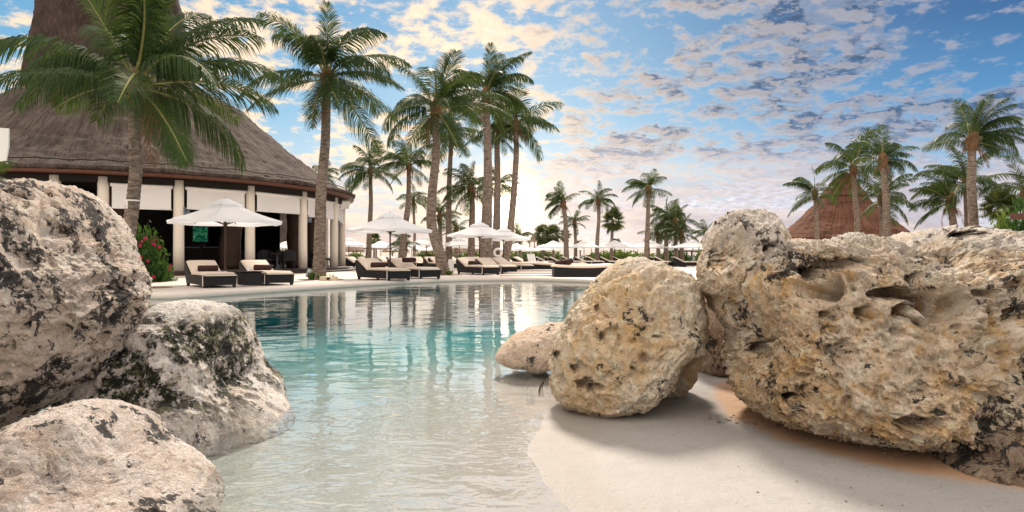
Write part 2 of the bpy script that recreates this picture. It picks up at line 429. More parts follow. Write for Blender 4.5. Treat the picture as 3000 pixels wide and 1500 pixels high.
def mesh_np(name, verts, faces, smooth=False):
    me = bpy.data.meshes.new(name)
    if isinstance(faces, np.ndarray):
        n, k = faces.shape
        me.vertices.add(len(verts))
        me.vertices.foreach_set('co', np.asarray(verts, dtype=np.float32).ravel())
        me.loops.add(n * k)
        me.loops.foreach_set('vertex_index', faces.astype(np.int32).ravel())
        me.polygons.add(n)
        me.polygons.foreach_set('loop_start', np.arange(0, n * k, k, dtype=np.int32))
        me.polygons.foreach_set('loop_total', np.full(n, k, dtype=np.int32))
        me.update(calc_edges=True)
        me.validate()
    else:
        me.from_pydata([tuple(v) for v in verts], [], faces)
        me.update()
    if smooth:
        me.polygons.foreach_set('use_smooth', np.ones(len(me.polygons), dtype=bool))
    return me

def place(name, me, mat=None, parent=None, loc=(0, 0, 0), rot=(0, 0, 0), sc=None):
    o = bpy.data.objects.new(name, me)
    if mat and not me.materials:
        me.materials.append(MATS[mat])
    o.location = loc
    o.rotation_euler = rot
    if sc is not None:
        o.scale = (sc, sc, sc) if isinstance(sc, (int, float)) else sc
    COL.objects.link(o)
    if parent: o.parent = parent
    return o

def copy_tree(o, parent=None):
    c = o.copy()
    COL.objects.link(c)
    if parent: c.parent = parent
    for ch in o.children:
        copy_tree(ch, c)
    return c

class MB:
    def __init__(s):
        s.v, s.f = [], []
    def add(s, vs, fs):
        b = len(s.v)
        s.v += [tuple(v) for v in vs]
        s.f += [tuple(i + b for i in f) for f in fs]
    def box(s, c, d, rz=0.0, bev=0.0):
        cx, cy_, cz = c
        hx, hy, hz = d[0] / 2, d[1] / 2, d[2] / 2
        ca, sa = math.cos(rz), math.sin(rz)
        def tr(p):
            return (cx + p[0] * ca - p[1] * sa, cy_ + p[0] * sa + p[1] * ca, cz + p[2])
        if bev <= 0:
            vs = [tr((x, y, z)) for z in (-hz, hz) for y in (-hy, hy) for x in (-hx, hx)]
            s.add(vs, [(0, 2, 3, 1), (4, 5, 7, 6), (0, 1, 5, 4), (2, 6, 7, 3), (0, 4, 6, 2), (1, 3, 7, 5)])
        else:
            b = bev
            vs, fs = [], []
            lv = [(-hz, hx - b, hy - b), (-hz + b, hx, hy), (hz - b, hx, hy), (hz, hx - b, hy - b)]
            for z, x, y in lv:
                q = b * .6
                for px, py in ((x - q, -y), (x, -y + q), (x, y - q), (x - q, y), (-x + q, y), (-x, y - q), (-x, -y + q), (-x + q, -y)):
                    vs.append(tr((px, py, z)))
            for i in range(3):
                for k in range(8):
                    a, c2 = i * 8 + k, i * 8 + (k + 1) % 8
                    fs.append((a, c2, c2 + 8, a + 8))
            fs.append(tuple(range(7, -1, -1)))
            fs.append(tuple(range(24, 32)))
            s.add(vs, fs)
    def tube(s, pts, rad, n=8, cap=True, phase=0.0):
        pts = [Vector(p) for p in pts]
        if isinstance(rad, (int, float)): rad = [rad] * len(pts)
        b = len(s.v)
        up = None
        for i, p in enumerate(pts):
            t = (pts[min(i + 1, len(pts) - 1)] - pts[max(i - 1, 0)]).normalized()
            if up is None:
                up = Vector((1, 0, 0)) if abs(t.x) < .9 else Vector((0, 1, 0))
            u = (up - t * up.dot(t)).normalized()
            w = t.cross(u)
            up = u
            for k in range(n):
                a = 2 * PI * k / n + phase
                q = p + (u * math.cos(a) + w * math.sin(a)) * rad[i]
                s.v.append(tuple(q))
        for i in range(len(pts) - 1):
            for k in range(n):
                k2 = (k + 1) % n
                s.f.append((b + i * n + k, b + i * n + k2, b + (i + 1) * n + k2, b + (i + 1) * n + k))
        if cap:
            s.f.append(tuple(b + k for k in range(n - 1, -1, -1)))
            s.f.append(tuple(b + (len(pts) - 1) * n + k for k in range(n)))
    def lathe(s, prof, n=24, c=(0, 0), a0=0.0, a1=2 * PI):
        b = len(s.v)
        full = abs(a1 - a0 - 2 * PI) < 1e-6
        m = n if full else n + 1
        for r, z in prof:
            for k in range(m):
                a = a0 + (a1 - a0) * k / n
                s.v.append((c[0] + r * math.cos(a), c[1] + r * math.sin(a), z))
        for i in range(len(prof) - 1):
            for k in range(n):
                k2 = (k + 1) % m
                s.f.append((b + i * m + k, b + i * m + k2, b + (i + 1) * m + k2, b + (i + 1) * m + k))
    def prism(s, poly, y0, y1):
        n = len(poly)
        vs = [(x, y0, z) for x, z in poly] + [(x, y1, z) for x, z in poly]
        fs = [tuple(range(n)), tuple(range(2 * n - 1, n - 1, -1))]
        for i in range(n):
            j = (i + 1) % n
            fs.append((j, i, i + n, j + n))
        s.add(vs, fs)
    def mesh(s, name, smooth=False):
        return mesh_np(name, s.v, s.f, smooth)
    def build(s, name, mat, parent=None, smooth=False, **k):
        return place(name, s.mesh(name, smooth), mat, parent, **k)

def px2x(px, D):
    return (px - 1500) / 2000 * D
def px2z(py, D):
    return EYE - (py - 750) / 2000 * D

# ------------------------------------------------------------------ numpy noise
def _h(ix, iy, iz, seed):
    with np.errstate(over='ignore'):
        h = (ix.astype(np.uint32) * np.uint32(374761393) + iy.astype(np.uint32) * np.uint32(668265263)
             + iz.astype(np.uint32) * np.uint32(2246822519) + np.uint32(seed * 3266489917 & 0xffffffff))
        h = (h ^ (h >> np.uint32(13))) * np.uint32(1274126177)
        h = (h ^ (h >> np.uint32(15))) * np.uint32(2246822519)
        return h ^ (h >> np.uint32(16))

def perlin(p, seed=0):
    i = np.floor(p).astype(np.int64)
    f = p - i
    u = f * f * f * (f * (f * 6 - 15) + 10)
    res = 0
    for dx in (0, 1):
        wx = u[:, 0] if dx else 1 - u[:, 0]
        for dy in (0, 1):
            wy = u[:, 1] if dy else 1 - u[:, 1]
            for dz in (0, 1):
                wz = u[:, 2] if dz else 1 - u[:, 2]
                h = _h(i[:, 0] + dx, i[:, 1] + dy, i[:, 2] + dz, seed)
                g = ((h & np.uint32(1023)) / 511.5 - 1) * (f[:, 0] - dx) + (((h >> np.uint32(10)) & np.uint32(1023)) / 511.5 - 1) * (f[:, 1] - dy) + (((h >> np.uint32(20)) & np.uint32(1023)) / 511.5 - 1) * (f[:, 2] - dz)
                res = res + g * wx * wy * wz
    return res

def fbm(p, scale, oct_=4, gain=.5, seed=0, ridged=False):
    a, tot = 1.0, 0
    q = p * scale
    for o in range(oct_):
        n = perlin(q, seed + o * 17)
        if ridged: n = .35 - np.abs(n) * 1.4
        tot = tot + n * a
        a *= gain
        q = q * 2.03 + 11.3
    return tot

def worley(p, scale, seed=0):
    q = p * scale
    i = np.floor(q).astype(np.int64)
    best = np.full(len(p), 9.0)
    bid = np.zeros(len(p))
    for dx in (-1, 0, 1):
        for dy in (-1, 0, 1):
            for dz in (-1, 0, 1):
                cx, cy_, cz = i[:, 0] + dx, i[:, 1] + dy, i[:, 2] + dz
                h = _h(cx, cy_, cz, seed)
                fx = cx + (h & np.uint32(1023)) / 1023.
                fy = cy_ + ((h >> np.uint32(10)) & np.uint32(1023)) / 1023.
                fz = cz + ((h >> np.uint32(20)) & np.uint32(1023)) / 1023.
                d = (q[:, 0] - fx) ** 2 + (q[:, 1] - fy) ** 2 + (q[:, 2] - fz) ** 2
                m = d < best
                best = np.where(m, d, best)
                bid = np.where(m, (h >> np.uint32(5)) % np.uint32(1000) / 1000., bid)
    return np.sqrt(best), bid

def sstep(x, a, b):
    t = np.clip((x - a) / (b - a), 0, 1)
    return t * t * (3 - 2 * t)

# ------------------------------------------------------------------ ground, pool, deck, sea
WATER = -0.12
EDGE = [(-60, 9.5), (-24, 11.0), (-14, 12.9), (-10.5, 13.7), (-7.8, 14.4), (-6.97, 14.9), (-6.45, 16.1), (-5.6, 18.0), (-4.6, 20.4), (-3.4, 22.6), (-2.3, 24.1), (-1.2, 24.9), (0.0, 25.2), (.9, 25.0), (1.9, 24.2), (2.9, 23.0), (4.5, 21.4), (8, 20.0), (20, 19), (60, 18)]
def smooth_edge():
    e = np.array(EDGE)
    xs = np.concatenate([np.linspace(-60, -14, 24), np.linspace(-13.8, 8, 160), np.linspace(8.5, 60, 20)])
    # Catmull-Rom through the points, parameterised by x
    ys = []
    ex, ey = e[:, 0], e[:, 1]
    m = np.gradient(ey, ex)
    for x in xs:
        i = min(max(np.searchsorted(ex, x) - 1, 0), len(ex) - 2)
        h = ex[i + 1] - ex[i]
        t = (x - ex[i]) / h
        ys.append((2*t**3-3*t**2+1)*ey[i] + (t**3-2*t**2+t)*h*m[i] + (-2*t**3+3*t**2)*ey[i+1] + (t**3-t**2)*h*m[i+1])
    return xs, np.array(ys)
EX, EY = smooth_edge()

def shore_x(y):
    """x of the water line on the beach side for a given y"""
    return np.interp(y, [-8, 0, 2.0, 2.6, 3.2, 3.8, 4.3, 5.0, 5.8, 7.0, 9, 13, 18, 22, 24],
                     [.6, .45, .30, .22, .17, .15, .20, .34, .5, 1.0, 1.9, 2.8, 3.2, 3.1, 3.0])

def ground_z(x, y):
    s = x - shore_x(y)                       # > 0 on the dry side
    dry = WATER + .026 * np.clip(s, 0, 3) + .02 * np.clip(s, 0, .25)
    deepy = np.clip((y - 3.6) * .056, 0, 2.0)
    wetd = np.clip(-s, 0, 99)
    depth = .055 * np.minimum(wetd, 1.6) + sstep(wetd, .0, 3.0) * deepy + sstep(wetd, 1.6, 5) * .06
    z = np.where(s > 0, dry, WATER - depth)
    left = sstep(-x, 4.6, 6.0) * sstep(-y, -5.5, -3.8)   # bank at the left behind the boulders
    z = z * (1 - left) + .03 * left
    ed = np.interp(x, EX, EY)
    z = np.where(y > ed + .12, -2.2, z)
    return z

def build_ground():
    xs = np.concatenate([np.linspace(-62, -13, 26), np.arange(-12.6, -3, .22), np.arange(-3, 4.5, .04), np.linspace(4.7, 14, 40), np.linspace(15, 62, 20)])
    ys = np.concatenate([np.linspace(-30, -3, 14), np.arange(-2.5, 1.8, .2), np.arange(1.8, 6, .04), np.arange(6, 26.5, .16)])
    X, Y = np.meshgrid(xs, ys)
    x, y = X.ravel(), Y.ravel()
    z = ground_z(x, y)
    p = np.stack([x, y, np.zeros_like(x)], 1)
    z = z + np.where(z > -2, fbm(p, .8, 2, .5, 3) * .012 + fbm(p, 7, 3, .5, 5) * .0016, 0)
    nx, ny = len(xs), len(ys)
    idx = np.arange(nx * ny).reshape(ny, nx)
    f = np.stack([idx[:-1, :-1].ravel(), idx[:-1, 1:].ravel(), idx[1:, 1:].ravel(), idx[1:, :-1].ravel()], 1)
    o = place('beach_sand', mesh_np('beach_sand', np.stack([x, y, z], 1), f, True), 'sand')
    tag(o, kind='structure')
    # water body
    b = MB()
    b.box((-24, 11.5, WATER - 1.5), (72, 33, 3.0))
    tag(b.build('pool_water', 'pool_water'), kind='structure')
    # deck: strip from the pool edge out to the beach
    far = 140.0
    n = len(EX)
    vs, fs = [], []
    lip = .16
    for i in range(n):
        tx = EX[min(i + 1, n - 1)] - EX[max(i - 1, 0)]
        ty = EY[min(i + 1, n - 1)] - EY[max(i - 1, 0)]
        l = math.hypot(tx, ty)
        nx_, ny_ = -ty / l, tx / l
        wid = .55
        ox, oy = EX[i] + nx_ * wid, EY[i] + ny_ * wid
        vs.append((ox, oy, 0.0))
        vs.append((EX[i] * 2.6 + (0 if abs(EX[i]) < 14 else 0), far, 0.0))
    for i in range(n - 1):
        fs.append((2 * i, 2 * i + 2, 2 * i + 3, 2 * i + 1))
    tag(place('deck', mesh_np('deck', vs, fs), 'deck_concrete'), kind='structure')
    prof = [(.55, -.05), (.55, .012), (.30, .020), (.10, .018), (.03, .004), (.0, -.03), (.0, -.10), (.04, -.13), (.10, -.15), (.10, -1.6)]
    vs, fs = [], []
    for i in range(n):
        tx = EX[min(i + 1, n - 1)] - EX[max(i - 1, 0)]
        ty = EY[min(i + 1, n - 1)] - EY[max(i - 1, 0)]
        l = math.hypot(tx, ty)
        nx_, ny_ = -ty / l, tx / l
        for w, z in prof:
            vs.append((EX[i] + nx_ * w, EY[i] + ny_ * w, z))
    k = len(prof)
    for i in range(n - 1):
        for j in range(k - 1):
            fs.append((i * k + j, i * k + j + 1, (i + 1) * k + j + 1, (i + 1) * k + j))
    tag(place('pool_coping', mesh_np('pool_coping', vs, fs, True), 'coping'), kind='structure')
    b = MB()
    b.box((0, 2130, -1.5), (9000, 4000, .2))
    tag(b.build('sea', 'sea_water'), kind='structure')
    # low curved ledges beside the double daybed
    for k, (x0, x1, y, dz) in enumerate(((-.1, 2.2, 27.4, .05), (.2, 2.6, 29.6, .10), (.6, 3.4, 32.5, .15))):
        b = MB()
        nn = 18
        vs, fs = [], []
        for i in range(nn + 1):
            a = PI * i / nn
            cx, hx = (x0 + x1) / 2, (x1 - x0) / 2 + .4
            px, py = cx - hx * math.cos(a), y - .55 * math.sin(a)
            vs += [(px, py, -.01), (px, py, dz), (px, y + .9, dz)]
        for i in range(nn):
            fs += [(3*i, 3*i+3, 3*i+4, 3*i+1), (3*i+1, 3*i+4, 3*i+5, 3*i+2)]
        b.add(vs, fs)
        tag(b.build('deck_ledge', 'coping'), kind='structure')
build_ground()

# ------------------------------------------------------------------ boulders
_ico = {}
def ico(sub):
    if sub not in _ico:
        bm = bmesh.new()
        bmesh.ops.create_icosphere(bm, subdivisions=sub, radius=1.0)
        bm.verts.ensure_lookup_table()
        v = np.array([x.co[:] for x in bm.verts])
        f = np.array([[l.index for l in p.verts] for p in bm.faces])
        bm.free()
        _ico[sub] = (v, f)
    return _ico[sub]

def boulder(name, label, outline, D, half, mat, seed, sub=7, lean=0.0, box=.78, center=None, lump=.10, pit=(), rough=.022, zs=1.0, group='limestone boulders round the pool', extra=None, raw=False, strata=.004, hollows=(), fit=6):
    pts = np.array(outline, float)
    kx = (pts[:, 0] - 1500) / 2000
    kz = (pts[:, 1] - 750) / 2000
    zc = EYE - (np.mean(pts[:, 1]) - 750) / 2000 * D if center is None else EYE - (center[1] - 750) / 2000 * D
    Z = (EYE - kz * (D - lean * zc)) / (1 + kz * lean)
    Yp = D + lean * (Z - zc)
    X = kx * Yp
    xc = np.mean(X) if center is None else (center[0] - 1500) / 2000 * D
    ang = np.arctan2(Z - zc, X - xc)
    rad = np.hypot(Z - zc, X - xc)
    # dense resample of the closed polygon in polar form
    M = 720
    th = np.linspace(-PI, PI, M, endpoint=False)
    order = np.argsort(ang)
    a, r = ang[order], rad[order]
    a = np.concatenate([a - 2 * PI, a, a + 2 * PI]); r = np.concatenate([r, r, r])
    rr = np.interp(th, a, r)
    ker = np.ones(9) / 9
    rr = np.convolve(np.concatenate([rr[-4:], rr, rr[:4]]), ker, 'valid')
    v, f = ico(sub)
    nx, ny, nz = v[:, 0], v[:, 1], v[:, 2]
    rho = np.hypot(nx, nz)
    dp = half * np.sign(ny) * np.abs(ny) ** box
    tq = np.arctan2(nz, nx)
    R0 = np.interp(tq, np.concatenate([th, [PI]]), np.concatenate([rr, rr[:1]]))
    gth = np.concatenate([th, [PI]])
    kbig = np.hanning(163)[1:-1]; kbig /= kbig.sum()
    def shape(Fg):
        Fs = np.convolve(np.concatenate([Fg[-80:], Fg, Fg[:80]]), kbig, 'valid')
        a_ = np.interp(tq, gth, np.concatenate([Fg, Fg[:1]])); b_ = np.interp(tq, gth, np.concatenate([Fs, Fs[:1]]))
        pl = (b_ + (a_ - b_) * rho ** 6) * rho ** box
        P = np.stack([xc + pl * np.cos(tq), D + dp, zc + pl * np.sin(tq)], 1)
        P[:, 1] += lean * (P[:, 2] - zc)
        c = np.array([xc, D, zc])
        Nn = P - c
        Nn /= (np.linalg.norm(Nn, axis=1, keepdims=True) + 1e-6)
        return P, Nn
    P, Nn = shape(rr)
    warp = np.stack([fbm(P, 2.2, 3, .5, seed + 91), fbm(P, 2.2, 3, .5, seed + 92), fbm(P, 2.2, 3, .5, seed + 93)], 1) * .12
    Q = P + warp
    Q = Q * np.array([1, 1, zs])
    face = np.clip(1.15 - rho ** 3, .25, 1)
    d = fbm(Q, 1.7, 3, .5, seed) * lump * 1.5 * face
    d += fbm(Q, 3.6, 4, .5, seed + 5, True) * lump * .60 * face
    d += fbm(Q * np.array([1, 1, 3.2]), 3.0, 3, .5, seed + 7, True) * strata
    d += fbm(Q, 9.0, 4, .55, seed + 9, True) * rough * 1.5
    d += fbm(Q, 26.0, 3, .6, seed + 13, True) * rough * .8
    for sc, depth, prob, radius in pit:
        w, wid = worley(Q * np.array([1, 1, 1.35]) + fbm(P, 5, 3, .5, seed + 41)[:, None] * .09, sc, seed + int(sc * 7))
        d -= depth * (wid < prob) * sstep(w, radius, radius * .3)
    # make the visible outline of the finished stone come out at its measured size
    cu, cv = xc / D, (zc - EYE) / D
    tu, tv = (pts[:, 0] - 1500) / 2000, (750 - pts[:, 1]) / 2000
    ta, tr = np.arctan2(tv - cv, tu - cu), np.hypot(tv - cv, tu - cu)
    o_ = np.argsort(ta); ta, tr = ta[o_], tr[o_]
    ta = np.concatenate([ta - 2 * PI, ta, ta + 2 * PI]); tr = np.concatenate([tr, tr, tr])
    NB = 144
    bc = -PI + (np.arange(NB) + .5) * 2 * PI / NB
    tgt = np.interp(bc, ta, tr)
    Rv = rr.copy()
    for it in range(fit):
        P, Nn = shape(Rv)
        P = P + Nn * d[:, None]
        u, v2 = P[:, 0] / P[:, 1] - cu, (P[:, 2] - EYE) / P[:, 1] - cv
        aa = np.arctan2(v2, u); ra = np.hypot(u, v2)
        bi = np.clip(((aa + PI) / (2 * PI) * NB).astype(int), 0, NB - 1)
        mx = np.zeros(NB); np.maximum.at(mx, bi, ra)
        ratio = np.where(mx > 0, tgt / np.maximum(mx, 1e-6), 1)
        ratio = np.clip(ratio, .75, 1.3) ** .7
        k3 = np.hanning(15)[1:-1]; k3 /= k3.sum()
        ratio = np.convolve(np.concatenate([ratio[-6:], ratio, ratio[:6]]), k3, 'valid')
        Rv = Rv * np.interp(th, np.concatenate([bc[-1:] - 2 * PI, bc, bc[:1] + 2 * PI]), np.concatenate([ratio[-1:], ratio, ratio[:1]]))
    P, Nn = shape(Rv)
    P = P + Nn * d[:, None]
    u, v2 = P[:, 0] / P[:, 1] * 2000 + 1500, 750 - (P[:, 2] - EYE) / P[:, 1] * 2000
    wu, wv_ = fbm(P, 9, 3, .5, seed + 51) * 30, fbm(P, 9, 3, .5, seed + 52) * 30
    for hx, hy, rx, ry, dep in hollows:
        q = np.hypot((u - hx + wu * min(1, rx / 40)) / rx, (v2 - hy + wv_ * min(1, ry / 40)) / ry)
        P[:, 1] += dep * sstep(q, 1.0, .45) * (ny < .15)
    if extra is not None:
        P2, f2 = extra
        f = np.concatenate([f, f2 + len(P)]); P = np.concatenate([P, P2])
    if raw:
        return P, f
    o = place(name, mesh_np(name, P, f, True), mat)
    return tag(o, label, 'boulder', group)

def build_boulders():
    boulder('boulder', 'rounded pale boulder thickly spotted with black lichen, standing tallest on the left bank',
        [(-10,523),(50,527),(130,525),(190,545),(234,580),(264,605),(284,640),(314,680),(329,720),(342,750),(372,768),(386,785),(379,815),(392,860),(394,900),(384,940),(354,985),(320,1040),(260,1100),(170,1170),(80,1225),(-10,1275),(-130,1260),(-260,1120),(-320,900),(-270,700),(-130,560)],
        3.3, .60, 'limestone_spotted', 11, 7, .12, fit=2, lump=.07, pit=((7, .05, .35, .5), (15, .022, .4, .5)), rough=.022, hollows=((160, 670, 34, 36, .09), (255, 600, 30, 22, .08), (190, 690, 22, 40, .07), (40, 590, 40, 26, .08), (265, 700, 16, 34, .06), (345, 860, 40, 24, .07), (100, 770, 14, 20, .06), (280, 880, 34, 30, .08), (30, 1010, 16, 16, .07), (80, 940, 20, 40, .06), (140, 1060, 40, 20, .07)))
    boulder('boulder', 'cream boulder with dark green algae patches, leaning into the shallow water',
        [(420,905),(470,890),(560,882),(640,888),(680,910),(720,960),(745,1010),(765,1070),(775,1100),(800,1120),(830,1180),(862,1225),(855,1270),(800,1310),(700,1350),(600,1385),(480,1420),(360,1400),(250,1330),(120,1270),(130,1190),(220,1110),(310,1030),(380,960)],
        4.0, .62, 'limestone_mossy', 23, 7, .22, fit=3, lump=.10, pit=((9, .03, .2, .5),), rough=.018)
    boulder('boulder', 'smooth pinkish grey boulder nearest the camera, cut off below the mossy one',
        [(0,1268),(60,1232),(150,1197),(275,1187),(320,1220),(390,1290),(450,1340),(530,1385),(590,1430),(640,1480),(660,1560),(620,1700),(400,1850),(0,1850),(-250,1700),(-300,1500),(-200,1350)],
        2.6, .50, 'limestone_pink', 37, 7, .35, fit=2, lump=.08, pit=((14, .02, .1, .4),), rough=.013)
    boulder('boulder', 'golden tan egg-shaped boulder full of small holes, standing on the water line',
        [(1605,1060),(1640,960),(1700,870),(1760,800),(1810,762),(1850,750),(1900,757),(1960,778),(2020,800),(2050,830),(2065,880),(2078,950),(2075,1010),(2050,1040),(2000,1060),(1985,1120),(1960,1165),(1900,1190),(1890,1212),(1830,1217),(1740,1232),(1700,1210),(1640,1190),(1610,1140)],
        4.2, .46, 'limestone_golden', 41, 7, .18, lump=.07, pit=((5.5, .075, .20, .36), (13, .030, .22, .42)), rough=.024, strata=.012,
        hollows=((1708, 1122, 30, 20, .14), (1748, 1138, 30, 14, .16), (1632, 1040, 13, 13, .10), (1685, 1078, 18, 15, .09), (1762, 985, 12, 18, .07), (1852, 1080, 9, 9, .08), (1750, 905, 10, 22, .06), (1672, 968, 20, 34, .06), (1790, 970, 34, 18, .05), (1815, 995, 9, 26, .05), (1925, 988, 22, 8, .05)))
    boulder('boulder', 'small brown block tucked under the right side of the golden boulder',
        [(1930,1165),(2000,1160),(2035,1120),(2050,1060),(2050,1000),(1960,980),(1890,1050),(1890,1140)],
        4.5, .25, 'limestone_golden', 47, 6, .0, lump=.05, rough=.018)
    boulder('boulder', 'low flat pinkish rock lying in the water left of the golden boulder',
        [(1447,1050),(1480,1000),(1530,970),(1580,955),(1640,945),(1720,950),(1760,1010),(1720,1060),(1620,1080),(1530,1082),(1460,1064)],
        5.5, .34, 'limestone_rose', 53, 6, .5, lump=.04, rough=.014)
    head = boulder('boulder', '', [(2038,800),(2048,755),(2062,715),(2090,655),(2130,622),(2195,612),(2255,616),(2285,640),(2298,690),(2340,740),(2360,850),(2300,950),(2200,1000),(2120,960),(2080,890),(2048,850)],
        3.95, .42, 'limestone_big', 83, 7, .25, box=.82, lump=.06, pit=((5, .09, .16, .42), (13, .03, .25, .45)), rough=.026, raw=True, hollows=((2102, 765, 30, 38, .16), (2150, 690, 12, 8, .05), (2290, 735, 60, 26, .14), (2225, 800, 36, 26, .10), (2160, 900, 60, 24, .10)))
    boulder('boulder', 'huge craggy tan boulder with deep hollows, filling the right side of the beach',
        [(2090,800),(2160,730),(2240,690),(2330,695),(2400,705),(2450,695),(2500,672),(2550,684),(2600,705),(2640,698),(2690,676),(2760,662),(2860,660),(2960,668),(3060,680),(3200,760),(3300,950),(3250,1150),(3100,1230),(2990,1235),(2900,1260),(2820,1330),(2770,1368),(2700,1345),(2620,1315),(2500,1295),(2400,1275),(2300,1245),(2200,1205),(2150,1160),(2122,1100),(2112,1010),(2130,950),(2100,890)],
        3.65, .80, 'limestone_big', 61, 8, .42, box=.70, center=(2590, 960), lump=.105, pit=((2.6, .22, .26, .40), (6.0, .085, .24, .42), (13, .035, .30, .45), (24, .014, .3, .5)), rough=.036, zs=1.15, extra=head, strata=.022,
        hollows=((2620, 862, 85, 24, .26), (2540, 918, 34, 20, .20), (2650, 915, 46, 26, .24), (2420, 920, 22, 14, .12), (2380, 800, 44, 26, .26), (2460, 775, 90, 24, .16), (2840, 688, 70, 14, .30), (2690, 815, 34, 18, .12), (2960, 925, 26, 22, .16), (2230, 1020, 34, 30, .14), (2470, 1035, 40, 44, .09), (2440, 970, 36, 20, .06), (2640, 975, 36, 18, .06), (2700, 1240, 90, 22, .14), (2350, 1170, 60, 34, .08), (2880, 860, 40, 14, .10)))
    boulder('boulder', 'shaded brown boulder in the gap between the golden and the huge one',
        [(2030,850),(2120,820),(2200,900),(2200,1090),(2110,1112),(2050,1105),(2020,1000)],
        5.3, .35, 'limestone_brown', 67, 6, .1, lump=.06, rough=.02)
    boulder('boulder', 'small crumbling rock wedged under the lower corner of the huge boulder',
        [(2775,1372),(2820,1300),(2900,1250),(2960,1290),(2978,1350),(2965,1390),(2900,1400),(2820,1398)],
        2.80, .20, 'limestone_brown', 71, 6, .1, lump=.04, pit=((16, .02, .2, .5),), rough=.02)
build_boulders()

# ------------------------------------------------------------------ thatched restaurant
BC = (-20.5, 37.0)       # centre of the round restaurant
def straw_uv(me, c):
    a = me.attributes.new('straw', 'FLOAT_VECTOR', 'POINT')
    n = len(me.vertices)
    co = np.empty(n * 3, dtype=np.float32); me.vertices.foreach_get('co', co); co = co.reshape(-1, 3)
    d = co[:, :2] - np.array(c[:2], dtype=np.float32)
    ang = np.arctan2(d[:, 1], d[:, 0])
    # three-dimensional so that nothing jumps where the angle wraps
    r = 6.0
    L = np.linalg.norm(np.concatenate([d, co[:, 2:]], 1), axis=1)
    out = np.stack([np.cos(ang) * r, L * .9, np.sin(ang) * r], 1).astype(np.float32)
    a.data.foreach_set('vector', out.ravel())

def thatch_mesh(name, prof, c, n=220, m=90, amp=.05, seed=1, ragged=.06, thick=.30):
    """closed thatched cone: profile of (radius, height) from the apex outwards, with a cut thick edge below"""
    pr = np.array(prof, float)
    L = np.concatenate([[0], np.cumsum(np.hypot(np.diff(pr[:, 0]), np.diff(pr[:, 1])))])
    s = np.linspace(0, L[-1], m)
    rr, zz = np.interp(s, L, pr[:, 0]), np.interp(s, L, pr[:, 1])
    k = np.ones(5) / 5
    rs = np.convolve(np.concatenate([[rr[0]] * 2, rr, [rr[-1]] * 2]), k, 'valid'); zs = np.convolve(np.concatenate([[zz[0]] * 2, zz, [zz[-1]] * 2]), k, 'valid')
    th = np.linspace(0, 2 * PI, n, endpoint=False)
    Rg, Tg = np.meshgrid(rs, th, indexing='ij'); Zg = np.repeat(zs[:, None], n, 1)
    P = np.stack([Rg * np.cos(Tg), Rg * np.sin(Tg), Zg], 2).reshape(-1, 3)
    d = fbm(P, .8, 3, .5, seed) * amp * 1.6 + fbm(P * np.array([1, 1, .4]), 4.5, 3, .6, seed + 3) * amp
    rad = np.stack([np.cos(Tg), np.sin(Tg)], 2).reshape(-1, 2)
    P[:, :2] += rad * (d * np.minimum(Rg.ravel() / .5, 1))[:, None]
    P[:, 2] += d * .7
    # ragged lower edge and thickness
    rj = perlin(np.stack([np.cos(th) * 30, np.sin(th) * 30, np.zeros(n)], 1), seed) * ragged
    e = P[-n:].copy()
    e2 = e.copy(); e2[:, 2] -= thick * .75 + rj; e2[:, :2] *= ((rs[-1] - .06 + rj) / rs[-1])[:, None]
    e3 = e2.copy(); e3[:, 2] -= thick * .25 + rj * .6; e3[:, :2] *= (rs[-1] - .40) / rs[-1]
    P = np.concatenate([P, e2, e3])
    P[:, 0] += c[0]; P[:, 1] += c[1]
    rows = m + 2
    idx = np.arange(rows * n).reshape(rows, n)
    nxt = np.roll(idx, -1, 1)
    f = np.stack([idx[:-1].ravel(), idx[1:].ravel(), nxt[1:].ravel(), nxt[:-1].ravel()], 1)
    me = mesh_np(name, P, f, True)
    straw_uv(me, c)
    return me

